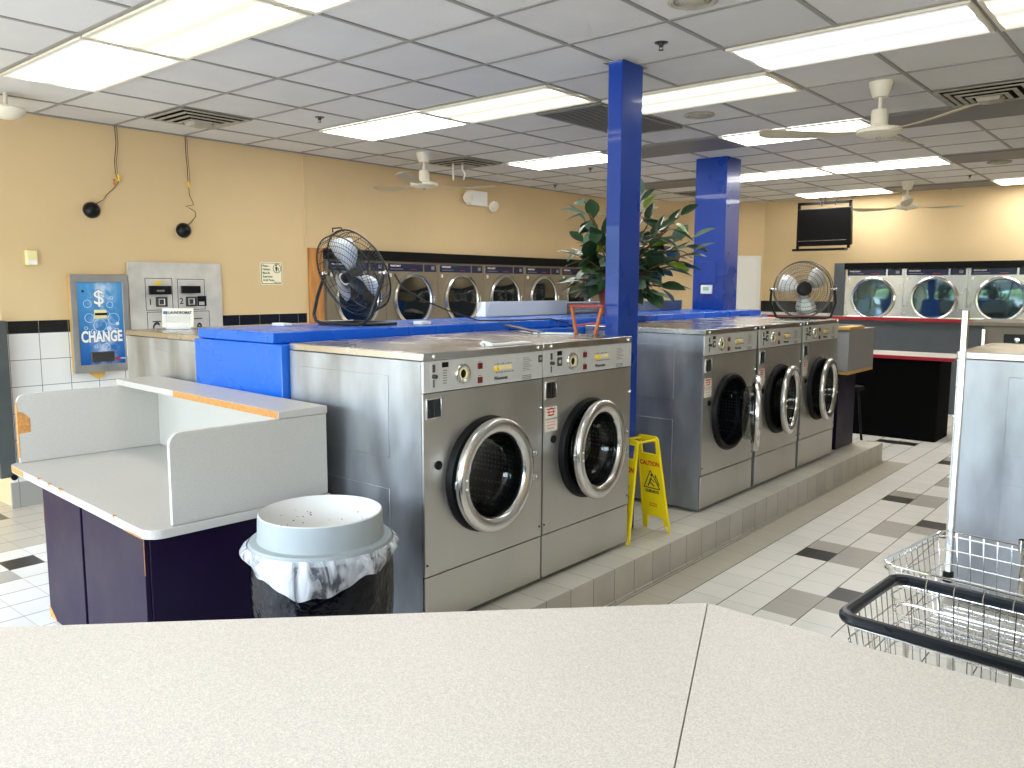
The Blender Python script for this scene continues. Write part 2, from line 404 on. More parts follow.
def tag(o, label, cat, group=None, kind=None):
    o['label'] = label; o['category'] = cat
    if group: o['group'] = group
    if kind: o['kind'] = kind
    return o
def thing(name, label, cat, loc=(0,0,0), rz=0, group=None):
    o = bpy.data.objects.new(name, None); COL.objects.link(o); o.location = loc; o.rotation_euler = (0,0,rz)
    o.empty_display_size = .1
    return tag(o, label, cat, group)
def struct(o): o['kind'] = 'structure'; return o
def copy_tree(o, parent=None):
    c = o.copy(); COL.objects.link(c); c.parent = parent
    for ch in list(o.children): copy_tree(ch, c)
    return c
FONT = None
def text(name, s, size, m, parent, loc, rot, align='CENTER', ext=.0006, bold=0, sx=1):
    cu = bpy.data.curves.new(name, 'FONT'); cu.body = s; cu.size = size; cu.align_x = align; cu.align_y = 'CENTER'
    cu.extrude = ext; cu.offset = bold; cu.resolution_u = 3
    cu.materials.append(M[m]); o = bpy.data.objects.new(name, cu); COL.objects.link(o)
    COL.objects.link(o) if o.name not in COL.objects else None
    bpy.context.view_layer.update()
    me = bpy.data.meshes.new_from_object(o.evaluated_get(bpy.context.evaluated_depsgraph_get()))
    bpy.data.objects.remove(o); o = bpy.data.objects.new(name, me); COL.objects.link(o)
    o.location = loc; o.rotation_euler = rot; o.scale = (sx, 1, 1)
    if parent: o.parent = parent
    return o
RX = (PI/2, 0, PI/2)      # text that faces +X
RY = (PI/2, 0, 0)         # text that faces -Y

# ------------------------------------------------------------------ setting
H = 3.01; XW = -6.9; YB = 12.25; XR = 4.5; YF = -2.6
TX = lambda i: -3.354 + .6096*i
TY = lambda j: 3.675 + .595*j

# floor made of tile faces
bm = MB()
cells = {}
def mark(i, j, m): cells[(i, j)] = m
# column i spans x from FXO+FX*i ; row j spans y from FYO+FY*j
for r in (0, 9, 18):
    mark(-2, r, 3); mark(-2, r+1, 1); mark(-1, r, 1); mark(-1, r+1, 1)
for r in (-3, 6, 15):
    mark(-1, r-1, 1); mark(-1, r-2, 1); mark(0, r, 3); mark(0, r-1, 1)
for r in (5, 14, 23):
    mark(1, r, 3); mark(1, r+1, 1); mark(2, r, 1); mark(2, r+1, 1)
mark(-6, 22, 3); mark(-5, 22, 3)
for i in range(-33, -21):
    for j in range(-39, 37): mark(i, j, 2)
mark(-26, -16, 3); mark(-20, -17, 3); mark(-19, -19, 1); mark(-19, -18, 1)
for j in range(-12, 17): mark(-4, j, 2); mark(-5, j, 2)
for i in range(-33, 31):
    for j in range(-39, 37):
        x0, y0 = FXO+FX*i, FYO+FY*j
        bm.poly([(x0,y0,0),(x0+FX,y0,0),(x0+FX,y0+FY,0),(x0,y0+FY,0)], cells.get((i, j), 0))
struct(bm.build('floor', ['f_white','f_grey','f_tan','f_black'], merge=True, smooth=False))

# raised plinth below the washers
b = MB(); b.box(-5.40, -2.335, 2.32, 8.37, .0, .19)
b.bm.faces.ensure_lookup_table()
for f in b.bm.faces:
    n = f.normal if f.normal.length else None
    f.normal_update()
    f.material_index = 0 if abs(f.normal.z) > .5 else (1 if abs(f.normal.x) > .5 else 2)
b.box(-2.345, -2.325, 2.32, 8.375, 0, .012, 1)
o = struct(b.build('trim_1', ['pl_top','pl_side','pl_end'], bevel=.003))

# walls
b = MB()
b.box(XW-.12, XW, 2.17, 5.12, 0, H, 0); b.box(XW-.12, XW, 9.93, 10.65, 0, H, 0); b.box(XW-.12, XW, 5.12, 9.93, 0, 1.29, 0); b.box(XW-.12, XW, 5.12, 9.93, 1.985, H, 0)
b.box(-7.7, XW-.12, 2.17, 2.29, 0, H, 0)
b.box(-7.8, -7.7, YF, 2.29, 0, H, 0)
struct(b.build('wall_left', 'wall', smooth=False))
b = MB()
b.box(XW-.005, XW+.006, 2.165, 4.90, .2, 1.345, 0); b.box(XW-.005, XW+.007, 2.165, 4.90, 1.345, 1.44, 1)
b.box(XW-.005, XW+.02, 2.15, 4.90, 0, .2, 2)
struct(b.build('trim_2', ['w_tile','w_black','w_base'], smooth=False))
# diagonal wall at the far corner
b = MB(); P0, P1 = Vector((-6.9,10.65,0)), Vector((-5.32,12.25,0)); dn = Vector((1,-1,0)).normalized()
b.prism([P0, P1, P1-dn*.12, P0-dn*.12], (0,0,H)); struct(b.build('wall_corner', 'wall', smooth=False))
b = MB(); b.box(-5.6, -4.05, YB, YB+.12, 0, H); b.box(-.83, XR+.1, YB, YB+.12, 0, H); b.box(-4.05, -.83, YB, YB+.12, 0, 1.25); b.box(-4.05, -.83, YB, YB+.12, 1.98, H); struct(b.build('wall_back', 'wall', smooth=False))
b = MB(); b.box(-5.33, -4.2, YB-.008, YB, 0, 1.33, 0); b.box(-5.33, -4.2, YB-.010, YB, 1.33, 1.50, 1)
struct(b.build('trim_3', ['w_tileX','w_blackX'], smooth=False))
b = MB(); b.box(XR, XR+.12, YF, YB, 0, H); struct(b.build('wall_right', 'wall', smooth=False))
# shop front behind the camera: piers, sill and header around open windows
b = MB()
b.box(-7.8, XR+.12, YF-.15, YF, 0, .32); b.box(-7.8, XR+.12, YF-.15, YF, 2.72, H)
WX = [-7.8, -7.5, -4.6, -4.45, -1.6, -1.45, 1.4, 1.55, 4.3, 4.62]
for k in range(0, len(WX), 2): b.box(WX[k], WX[k+1], YF-.15, YF, .32, 2.72)
struct(b.build('wall_front', 'door_white', smooth=False))
for k in range(1, len(WX)-1, 2):
    x0, x1 = WX[k], WX[k+1]; b = MB()
    b.box(x0, x1, YF-.1, YF-.05, .32, .38); b.box(x0, x1, YF-.1, YF-.05, 2.66, 2.72)
    b.box(x0, x0+.05, YF-.1, YF-.05, .38, 2.66); b.box(x1-.05, x1, YF-.1, YF-.05, .38, 2.66)
    xm = (x0+x1)/2; b.box(xm-.03, xm+.03, YF-.1, YF-.05, .38, 2.66)
    struct(b.build('window_%d' % ((k+1)//2), 'metal_dk', smooth=False))
    li = bpy.data.lights.new('window_portal', 'AREA'); li.shape = 'RECTANGLE'; li.size = x1-x0; li.size_y = 2.40
    li.cycles.is_portal = True
    lo = bpy.data.objects.new('window_portal', li); COL.objects.link(lo); lo.location = (xm, YF-.16, 1.52); lo.rotation_euler = (PI/2, 0, PI); lo.rotation_euler = (-PI/2, 0, PI)
# vertical conduit and seam on the tan wall
b = MB(); b.box(XW, XW+.012, 4.895, 4.925, 2.09, H); struct(b.build('trim_4', 'wall', bevel=.003))

# ceiling
b = MB(); b.box(-7.8, XR+.1, YF-.15, YB+.1, H, H+.08); struct(b.build('ceiling', 'ceil', smooth=False))
b = MB()
for i in range(-8, 14): b.box(TX(i)-.012, TX(i)+.012, YF, YB, H-.006, H+.001)
for j in range(-11, 15): b.box(-7.7, XR, TY(j)-.012, TY(j)+.012, H-.0055, H+.001)
struct(b.build('trim_5', 'tbar', smooth=False))
b = MB(); b.box(XW, XW+.022, 2.29, 10.65, H-.012, H-.001); struct(b.build('trim_6', 'tbar', smooth=False))

# door in the diagonal wall
dv = (P1-P0).normalized()
b = MB(); c = P0 + dv*1.72 + dn*.02
wd = struct(thing('door_1', 'white door', 'door')); del wd['label']; del wd['category']
b.obox((c.x, c.y, 1.08), dv*.86, dn*.035, (0,0,2.14)); b.build('door_leaf', 'door_white', wd, bevel=.003)
b = MB()
for s_ in (-1, 1):
    q = c + dv*.455*s_; b.obox((q.x, q.y, 1.095), dv*.05, dn*.05, (0,0,2.19))
b.obox((c.x, c.y, 2.165), dv*.96, dn*.05, (0,0,.05)); b.build('door_frame', 'door_white', wd, bevel=.003)
b = MB(); q = c - dv*.36 + dn*.02; b.cyl(q+Vector((0,0,1.0)), q+dn*.06+Vector((0,0,1.0)), .012, seg=12); b.lathe([(0,0),(.024,.005),(.028,.02),(.02,.035),(0,.04)], q+dn*.05+Vector((0,0,1.0)), dn, 16)
b.build('door_knob', 'chrome', wd)

# ------------------------------------------------------------------ ceiling lights
LIGHTS = [
 ((-2,-3),'lamp_warm','big glowing fluorescent panel with cream tint in the ceiling over the counter'),
 ((-4,-3),'lamp_cool','bluish fluorescent panel between the large cream-tinted one and the changer wall'),
 ((0,-3),'lamp_cool','sliver of a ceiling light panel cut by the top edge of the photo'),
 ((-4,1),'lamp_far','ceiling light panel closest to the fan hung near the emergency lights'),
 ((-2,1),'lamp_warm','ceiling light panel ending just short of the slim blue post'),
 ((0,2),'lamp_warm','ceiling light panel passing directly behind the slim blue post'),
 ((2,1),'lamp_cool','long bright ceiling panel above the ceiling fan over the aisle'),
 ((4,1),'lamp_warm','ceiling light panel cut by the corner of the photo above the aisle fan'),
 ((-4,5),'lamp_far','narrow-looking ceiling light panel above the potted plant'),
 ((0,5),'lamp_far','ceiling light panel crossed by a blade of the aisle ceiling fan'),
 ((-2,9),'lamp_far','ceiling light panel starting behind the wide blue column'),
 ((0,9),'lamp_far','ceiling light panel under the aisle ceiling fan and before the television'),
 ((-2,13),'lamp_far','ceiling light panel directly above the wall television'),
 ((2,13),'lamp_far','ceiling light panel in the far corner above the back wall dryers'),
]
for (i, j), mm, lab in LIGHTS:
    xc, yc = (TX(i)+TX(i+2))/2, (TY(j)+TY(j+1))/2
    t = thing('ceiling_light', lab, 'light', (xc, yc, H-.008), 0, 'fluorescent panels in the ceiling')
    hw, hh = .6096-.012, .2975-.010
    b = MB()
    for a in ((-hw, hw, -hh, -hh+.022), (-hw, hw, hh-.022, hh), (-hw, -hw+.022, -hh+.022, hh-.022), (hw-.022, hw, -hh+.022, hh-.022)): b.box(a[0], a[1], a[2], a[3], -.012, .001)
    b.build('frame', 'offwhite', t, bevel=.002)
    MB().box(-hw+.02, hw-.02, -hh+.02, hh-.02, -.009, .0).build('diffuser', mm, t, smooth=False)

# unlit fixtures / covered panels
for (i, j), lab in (((-2,5),'dark unlit fixture in the ceiling between the slim blue post and the wide blue column'),
                    ((2,5),'dark unlit fixture in the ceiling behind the aisle fan motor'),
                    ((2,9),'dark unlit fixture in the ceiling beyond the aisle fan'),
                    ((-4,9),'dark unlit fixture in the ceiling above the plant and the hidden fan'),
                    ((0,13),'dark unlit fixture in the ceiling above the small distant fan')):
    xc, yc = (TX(i)+TX(i+2))/2, (TY(j)+TY(j+1))/2
    t = thing('ceiling_panel', lab, 'panel', (xc, yc, H-.008), 0, 'unlit fixtures in the ceiling')
    b = MB()
    for a in ((-.6,.6,-.29,-.268),(-.6,.6,.268,.29),(-.6,-.578,-.268,.268),(.578,.6,-.268,.268)): b.box(*a, -.012, .001)
    b.build('frame', 'grille', t, bevel=.002)
    MB().box(-.58, .58, -.27, .27, -.010, 0).build('diffuser', 'cover', t, smooth=False)

# return air grille by the post
t = thing('return_air_grille', 'long grey louvred return grille in the ceiling beside the slim blue post', 'vent', ((TX(-1)+TX(0))/2, (TY(2)+TY(4))/2+.03, H-.008))
b = MB(); hx, hy = .295, .58
for a in ((-hx,hx,-hy,-hy+.03),(-hx,hx,hy-.03,hy),(-hx,-hx+.03,-hy+.03,hy-.03),(hx-.03,hx,-hy+.03,hy-.03)): b.box(*a, -.014, .001)
b.build('frame', 'grille', t, bevel=.002)
b = MB()
for k in range(26):
    y = -hy+.05+k*(2*hy-.1)/25; b.obox((0, y, -.008), (2*hx-.06,0,0), (0,.028,.014), (0,-.001,.003))
b.build('louvre', 'grille', t, smooth=False)
MB().box(-hx+.03, hx-.03, -hy+.03, hy-.03, -.002, 0).build('backing', 'black_mat', t)

# four-way air diffusers
def diffuser(i, j, lab, w=.29):
    t = thing('air_diffuser', lab, 'vent', ((TX(i)+TX(i+1))/2, (TY(j)+TY(j+1))/2, H-.008), 0, 'square air diffusers in the ceiling')
    b = MB()
    for k in range(4):
        a = w - .055*k; z = -.004 - .010*k
        for (x0,x1,y0,y1) in ((-a,a,-a,-a+.03),(-a,a,a-.03,a),(-a,-a+.03,-a+.03,a-.03),(a-.03,a,-a+.03,a-.03)): b.box(x0,x1,y0,y1,z-.006,z)
    b.build('frame', 'dirty', t, bevel=.002)
    MB().box(-w+.02, w-.02, -w+.02, w-.02, -.002, 0).build('backing', 'black_mat', t)
    MB().lathe([(.11,0),(.09,-.03),(0,-.045)], (0,0,-.03), (0,0,1), 4).build('core', 'dirty', t, rot=(0,0,PI/4))
    return t
diffuser(-5,-1,'dirty square air diffuser in the ceiling above the two hanging cameras')
diffuser(-5,4,'square air diffuser beside the ceiling fan with white strips dangling from it')
diffuser(3,4,'soot-marked square air diffuser in the ceiling at the tip of the aisle fan blade')
diffuser(-4,11,'dark square air diffuser in the ceiling behind the plant top')

# round speakers / sprinklers
def rnd_vent(x, y, lab):
    t = thing('ceiling_speaker', lab, 'speaker', (x, y, H-.001), 0, 'round ceiling speakers')
    MB().lathe([(.11,0),(.115,-.012),(.10,-.018),(.085,-.012),(.085,-.004)], (0,0,0), (0,0,1), 32).build('rim', 'dirty', t)
    b = MB(); b.lathe([(.085,-.006),(.06,-.014),(0,-.018)], (0,0,0), (0,0,1), 32)
    for r in (.03,.05,.068): b.torus((0,0,-.015), (0,0,1), r, .003, 28, 5)
    b.build('grille', 'dirty', t)
rnd_vent(TX(.5), TY(3.5), 'round beige ceiling speaker between the slim post and the aisle fan')
rnd_vent(TX(2.4), TY(-.33), 'round beige ceiling speaker cut by the top edge of the photo')
rnd_vent(TX(2.6), TY(10.4), 'round beige ceiling speaker above the dryers of the back wall')
def sprinkler(x, y, lab):
    t = thing('sprinkler_head', lab, 'sprinkler', (x, y, H), 0, 'ceiling sprinkler heads'); t.scale = (.75, .75, .6)
    MB().lathe([(.05,-.001),(.045,-.008),(.018,-.010),(.018,-.03),(.010,-.04)], (0,0,0), (0,0,1), 20).build('escutcheon', 'alu_dark', t)
    b = MB(); b.tube([(.012,0,-.03),(.016,0,-.05),(.006,0,-.065)], .003, 6); b.tube([(-.012,0,-.03),(-.016,0,-.05),(-.006,0,-.065)], .003, 6)
    b.cyl((0,0,-.065),(0,0,-.068), .02, seg=14); b.build('frame', 'alu_dark', t)
sprinkler(TX(-3.28), TY(.5), 'sprinkler head in the ceiling between the big panels and the changer wall')
sprinkler(TX(1.66), TY(.5), 'dark sprinkler head in the ceiling beside the top of the slim blue post')
sprinkler(TX(-3.2), TY(6.5), 'sprinkler head in the ceiling above the plant behind a light panel')
sprinkler(TX(-5.2), TY(8.1), 'flat sprinkler cover in the ceiling close to the wall of dryers')
sprinkler(TX(1.84), TY(12), 'sprinkler head in the ceiling near the distant fan and back dryers')
# dome mirror at the edge of the picture
t = thing('ceiling_dome', 'pale round dome hanging under the ceiling near the wall corner', 'dome', (-6.33, 2.11, 2.90)); t.scale = (.66, .66, .62)
MB().lathe([(0,.02),(.17,.02),(.18,.0),(.17,-.04),(.12,-.085),(.05,-.105),(0,-.11)], (0,0,0), (0,0,1), 36).build('shell', 'offwhite', t)
MB().cyl((0,0,.02),(0,0,.175), .02).build('mount', 'offwhite', t)

# ------------------------------------------------------------------ ceiling fans
def ceiling_fan(x, y, az, lab, zh=-.31, L=.74):
    t = thing('ceiling_fan', lab, 'fan', (x, y, H), 0, 'three-blade ceiling fans')
    MB().lathe([(.0,0),(.075,0),(.072,-.02),(.052,-.085),(.045,-.095),(0,-.095)], (0,0,0), (0,0,1), 32).build('canopy', 'offwhite', t)
    MB().cyl((0,0,-.09),(0,0,-.175), .014, seg=12).build('rod', 'offwhite', t)
    MB().lathe([(0,-.165),(.045,-.17),(.052,-.18),(.052,-.262),(.056,-.266),(.056,-.275),(0,-.275)], (0,0,0), (0,0,1), 32).build('motor', 'offwhite', t)
    MB().lathe([(0,-.272),(.06,-.275),(.135,-.29),(.14,-.30),(.135,-.318),(.09,-.335),(0,-.343)], (0,0,0), (0,0,1), 36).build('hub', 'offwhite', t)
    MB().lathe([(0,-.34),(.012,-.342),(.014,-.352),(0,-.362)], (0,0,0), (0,0,1), 12).build('finial', 'dirty', t)
    for k in range(3):
        b = MB(); pr = [(.10,.02),(.18,.032),(.30,.045),(.45,.060),(.60,.070),(.70,.066),(L,.040)]
        vs = []; fs = []
        for q, (r, w) in enumerate(pr):
            tw = .10 + .20*min(1, r/.5); zz = -.005 - .010*math.sin(PI*r/L) + .035*max(0, r-.35)
            for s_ in (-1, 1):
                for zt in (0, .003): vs.append((r, s_*w*math.cos(tw), zz + s_*w*math.sin(tw)*.8 + zt))
        for q in range(len(pr)-1):
            a, c = q*4, q*4+4
            fs += [(a, c, c+2, a+2), (a+1, a+3, c+3, c+1), (a, a+1, c+1, c), (a+2, c+2, c+3, a+3)]
        fs += [(0,2,3,1), (len(vs)-4, len(vs)-3, len(vs)-1, len(vs)-2)]
        b._faces(vs, fs); b.build('blade', 'blade_dull', t, loc=(0,0,-.30), rot=(0,0,math.radians(az+120*k)))
    return t
ceiling_fan(-1.70, 5.62, 207, 'cream ceiling fan hanging over the tiled aisle, largest of the fans')
ceiling_fan(-5.97, 5.66, 300, 'cream ceiling fan hanging near the emergency lights and tan wall')
ceiling_fan(-2.95, 11.0, 285, 'small distant ceiling fan hanging in front of the back wall dryers')
ceiling_fan(-6.0, 9.75, 75, 'ceiling fan mostly hidden behind the slim post and potted plant')

# ------------------------------------------------------------------ posts 
b = MB(); b.box(-2.765, -2.668, 4.10, 4.325, .19, H); tag(b.build('support_post', 'blue_post', bevel=.004), 'slim glossy blue square post standing between the two groups of washers', 'post')
b = MB(); b.box(-2.79, -2.645, 4.08, 4.345, H-.012, H-.007); struct(b.build('trim_7', 'chrome'))
b = MB(); b.box(-4.11, -3.765, 7.72, 8.03, 1.476, H); tag(b.build('support_column', 'blue_post', bevel=.004), 'wide blue boxed column rising from the far end of the blue ledge', 'column')
t = thing('thermostat', 'small white thermostat on the wide blue column', 'thermostat', (-3.945, 7.719, 1.685))
MB().box(-.062, .062, -.025, 0, -.045, .045).build('body', 'white', t, bevel=.006)
MB().box(-.032, .032, -.028, -.02, -.012, .026).build('screen', mat('green_lcd', srgb(150,200,170), .3), t)
t = thing('outlet_plate', 'blue painted blank plate on the column above the thermostat', 'plate', (-3.94, 7.719, 1.86))
MB().box(-.09, .09, -.008, 0, -.11, .11).build('plate', 'blue_post', t, bevel=.003)

# ------------------------------------------------------------------ blue ledge
t = thing('blue_ledge', 'bright blue boxed ledge running between the two rows of washers', 'ledge', (-3.9, 2.3, .19))
b = MB(); b.box(-.41, .43, .01, 5.85, 0, 1.229); b.build('body', 'blue', t, bevel=.004)
b = MB(); b.box(-.39, .345, .02, 5.88, 1.232, 1.286); b.build('top', 'blue', t, bevel=.006)

# ------------------------------------------------------------------ washers
W2 = .4075; D2 = .48; DC = .655   # half width, half depth, door centre height (local)
def washer(loc, rz, lab, open_deg=0, variant='', group='large stainless front-load washers', door=True, details=True):
    t = thing('washing_machine', lab, 'washing machine', loc, rz, group)
    F = D2
    b = MB(); b.box(-D2, F-.012, -W2, W2, .025, 1.203, skip=('+x',))
    for y in (-W2, W2):
        s_ = 1 if y > 0 else -1
        b.box(-D2+.09, F-.22, min(y, y+s_*.003), max(y, y+s_*.003), .76, 1.13)
        b.box(-D2+.09, F-.22, min(y, y+s_*.003), max(y, y+s_*.003), .09, .62)
    for x in (-D2+.05, F-.1):
        for y in (-W2+.05, W2-.1): b.box(x, x+.05, y, y+.05, 0, .026)
    b.build('cabinet', 'steel_side', t, bevel=.003)
    b = MB(); b.box(-D2, F+.004, -W2, W2, 1.205, 1.240); b.build('lid', 'steel_lid', t, bevel=.004)
    b = MB()
    b.plate_hole(F, -W2+.002, W2-.002, .258, 1.064, -.005, DC, .232)
    b.box(F-.012, F, -W2+.002, -W2+.003, .258, 1.064); b.box(F-.012, F, W2-.003, W2-.002, .258, 1.064); b.box(F-.012, F, -W2+.002, W2-.002, .258, .259)
    b.build('front_panel', 'steel', t)
    b = MB(); b.box(F-.012, F-.003, -W2+.004, W2-.002, .030, .252); b.build('kick_panel', 'steel', t, bevel=.002)
    b = MB(); b.box(F-.012, F+.002, -W2+.002, W2-.002, 1.068, 1.203); cp = b.build('control_panel', 'panel_alu', t, bevel=.002)
    b = MB()
    for y in (-W2+.06, W2-.04): b.lathe([(.0,.010),(.006,.009),(.009,.004),(.009,0)], (F+.004, y, 1.222), (1,0,0), 12)
    b.lathe([(.0,.010),(.006,.009),(.009,.004),(.009,0)], (F, W2-.012, .92), (1,0,0), 12)
    b.build('screw', 'chrome', t)
    yl = lambda y: y - 2.35 - W2          # world y of the first machine -> local
    zl = lambda z: z - .19
    if details:
        b = MB(); b.box(F+.002, F+.004, yl(2.395), yl(2.425), zl(1.268), zl(1.385)); cs = b.build('coin_slot', 'panel_alu', cp, bevel=.001)
        b = MB(); b.box(F+.004, F+.008, yl(2.404), yl(2.416), zl(1.345), zl(1.378)); b.lathe([(.0,.02),(.009,.018),(.010,.0)], (F+.004, yl(2.41), zl(1.327)), (1,0,0), 14)
        b.box(F+.004, F+.007, yl(2.407), yl(2.413), zl(1.28), zl(1.312)); b.build('coin_slide', 'alu_dark', cp)
        b = MB(); b.box(F+.002, F+.0045, yl(2.462), yl(2.500), zl(1.362), zl(1.384)); b.build('display', 'black', cp)
        if 'b' in variant:
            b = MB(); b.box(F+.002, F+.005, yl(2.462), yl(2.502), zl(1.308), zl(1.352)); b.build('lock_plate', 'dkgrey', cp, bevel=.002)
            MB().lathe([(.010,0),(.010,.003),(0,.004)], (F+.004, yl(2.482), zl(1.33)), (1,0,0), 14).build('lock_plate', 'panel_alu', cp)
        else:
            b = MB()
            for k in range(6): b.box(F+.002, F+.0026, yl(2.468), yl(2.492), zl(1.346-.011*k), zl(1.350-.011*k))
            b.build('fine_print', 'ink_grey', cp)
            b = MB(); b.box(F+.002, F+.005, yl(3.128), yl(3.158), zl(1.338), zl(1.374)); b.build('lock_plate', 'dkgrey', cp, bevel=.002)
            MB().lathe([(.008,0),(.008,.003),(0,.004)], (F+.004, yl(3.143), zl(1.356)), (1,0,0), 12).build('lock_plate', 'dirty', cp)
        cy, cz = yl(2.588), zl(1.326)
        b = MB(); b.lathe([(.046,0),(.046,.006),(.042,.012),(.034,.014),(.026,.010),(.024,.004)], (F+.002, cy, cz), (1,0,0), 36); dl = b.build('dial', 'chrome_ring', cp)
        MB().lathe([(.026,.006),(.0245,.012),(.021,.012),(.020,.004)], (F+.002, cy, cz), (1,0,0), 24).build('dial_ring', 'cream', dl)
        MB().lathe([(.0205,.004),(.012,.007),(0,.008)], (F+.002, cy, cz), (1,0,0), 24).build('dial_centre', 'black', dl)
        for z in (1.352, 1.288):
            b = MB(); b.box(F+.002, F+.009, yl(2.688), yl(2.716), zl(z)-.014, zl(z)+.014); b.build('button', 'red_btn', cp, bevel=.002)
            b = MB(); b.box(F+.002, F+.0025, yl(2.694), yl(2.710), zl(z)+.018, zl(z)+.021); b.build('fine_print', 'ink_grey', cp)
        b = MB(); b.box(F+.002, F+.006, yl(2.80), yl(2.925), zl(1.322), zl(1.344)); b.build('cycle_strip', 'cream', cp, bevel=.002)
        MB().lathe([(.012,0),(.012,.008),(.009,.010),(0,.010)], (F+.005, yl(2.81), zl(1.331)), (1,0,0), 18).build('cycle_knob', 'yellow_knob', cp)
        b = MB()
        for k in range(7):
            y = yl(2.802+.019*k); b.box(F+.002, F+.0026, y, y+.012, zl(1.349), zl(1.352+(k % 2)*.003)); b.box(F+.002, F+.0026, y+.012, y+.025, zl(1.309), zl(1.315))
        for k in range(8): b.box(F+.002, F+.0026, yl(3.01), yl(3.055+.012*((k*7) % 3)), zl(1.366-.0085*k), zl(1.3685-.0085*k))
        for k in range(3): b.box(F+.002, F+.0026, yl(3.005), yl(3.075), zl(1.279-.008*k), zl(1.283-.008*k))
        b.build('fine_print', 'ink_grey', cp)
        text('brand_lettering', 'Wascomat', .022, 'ink', cp, (F+.0026, yl(2.80), zl(1.285)), RX, 'LEFT', .0004, .0006)
        # coin box window
        b = MB(); y0, y1, z0, z1 = yl(2.372), yl(2.452), zl(1.150), zl(1.228)
        for a in ((y0-.006,y1+.006,z0-.006,z0),(y0-.006,y1+.006,z1,z1+.006),(y0-.006,y0,z0,z1),(y1,y1+.006,z0,z1)): b.box(F-.001, F+.006, *a)
        b.build('coin_box', 'chrome_ring', t, bevel=.001)
        b = MB(); b.box(F+.0006, F+.002, y0, y1, z0, z1)
        cb_ = b.build('coin_box', mat('coin_box_glass', (.012,.013,.015,1), .12), t); MB().box(F+.002, F+.0035, (y0+y1)/2, (y0+y1)/2+.004, z0, z1).build('divider', 'alu_dark', cb_)
        MB().lathe([(.020,0),(.020,.006),(.014,.009),(0,.010)], (F, yl(2.437), zl(.935)), (1,0,0), 20).build('door_lock', 'black', t)
        b = MB()
        for k in range(2): b.lathe([(.006,0),(.005,.004),(0,.005)], (F, yl(2.365+.78*k), zl(.50)), (1,0,0), 8)
        b.build('rivet', 'alu_dark', t)
        if 's' in variant:
            for k, z in enumerate((1.075, 1.008)):
                st = MB().box(F, F+.0012, -W2+.016, -W2+.118, zl(z)-.030, zl(z)+.030).build('sticker', 'sticker', t)
                b = MB()
                for q in range(3): b.box(F+.0012, F+.0016, -W2+.030+.004*q, -W2+.104-.006*q, zl(z)+.016-.016*q, zl(z)+.022-.016*q)
                if k == 0: b.torus((F+.0012, -W2+.067, zl(z)+.004), (1,0,0), .020, .002, 20, 4)
                b.build('sticker_print', 'ink_red' if k == 0 else mat('faded_red_ink', srgb(222,160,150), .6), st)
    # drum seen through the door
    b = MB(); b.lathe([(.232,0),(.228,-.03),(.226,-.05),(.245,-.06),(.25,-.42),(.22,-.44),(0,-.45)], (F, -.005, DC), (1,0,0), 56)
    dr = b.build('drum', 'drum', t)
    for k in range(3):
        b = MB(); a = 2*PI*k/3+.4; b.obox((F-.24, -.005+.225*math.cos(a), DC+.225*math.sin(a)), (.34,0,0), (0,.05*math.cos(a),.05*math.sin(a)), (0,-.03*math.sin(a),.03*math.cos(a)))
        b.build('lifter', 'chrome_ring', dr, bevel=.006)
    b = MB(); b.lathe([(.272,0),(.272,.012),(.262,.030),(.240,.034),(.232,.030),(.230,.0),(.228,-.03)], (F, -.005, DC), (1,0,0), 64)
    b.build('door_collar', 'black_rub', t)
    if door:
        hy = .275
        d = bpy.data.objects.new('door', None); COL.objects.link(d); d.parent = t; d.location = (F+.036, hy, DC); d.rotation_euler = (0, 0, math.radians(open_deg))
        c = (0, -hy-.005, 0)
        b = MB(); b.lathe([(.214,-.006),(.252,-.006),(.264,.0),(.268,.012),(.266,.026),(.260,.034),(.248,.038),(.222,.036),(.206,.030),(.198,.020),(.196,.002),(.200,-.006),(.214,-.006)], c, (1,0,0), 72)
        b.build('door_ring', 'chrome_ring', d)
        b = MB(); b.lathe([(.214,-.006),(.205,-.010),(.196,-.004),(.192,.010)], c, (1,0,0), 56); b.build('door_seal', 'black_rub', d)
        b = MB(); b.lathe([(.195,.004),(.188,-.02),(.180,-.062),(.165,-.080),(.12,-.090),(.0,-.094),(.0,-.088),(.118,-.084),(.161,-.075),(.174,-.060),(.183,-.019),(.190,.006),(.195,.004)], c, (1,0,0), 56)
        b.build('door_glass', 'glass', d)
        for z in (-.057, .057):
            b = MB(); b.box(-.012, .024, -.010, .028, z-.014, z+.014); b.cyl((.024, .012, z), (.030, .012, z), .008, seg=12)
            b.build('hinge', 'chrome_ring', d, bevel=.003)
        MB().box(.0, .012, c[1]-.272, c[1]-.255, -.018, .018).build('latch', 'chrome_ring', d, bevel=.003)
        for z in (-.02, .02): MB().lathe([(.006,0),(.005,.004),(0,.005)], (.037, c[1]-.232, z), (1,0,0), 8).build('screw', 'white', d)
    return t
XC = -2.5 - D2
washer((XC, 2.35+W2, .19), 0, 'stainless front-load washer nearest the grey trash can, plain door without stickers', 2, '')
washer((XC, 2.35+.82+W2, .19), 0, 'stainless washer against the slim blue post, red and white stickers, door nearly shut', 6, 'bs')
washer((XC, 4.88+W2, .19), 0, 'stainless washer beyond the yellow floor sign with its round door swung open', 27, 'bs')
washer((XC, 4.88+.862+W2, .19), 0, 'middle stainless washer of the far group of three', 9, 'bs')
washer((XC, 4.88+1.72+W2, .19), 0, 'last stainless washer of the far group, with the wire fan on its lid', 7, 'bs')
washer((-4.792, 2.36+W2, .19), PI, 'stainless washer behind the bright blue ledge, carrying the small card stand', 0, '', details=False, group='washers facing the changer wall')
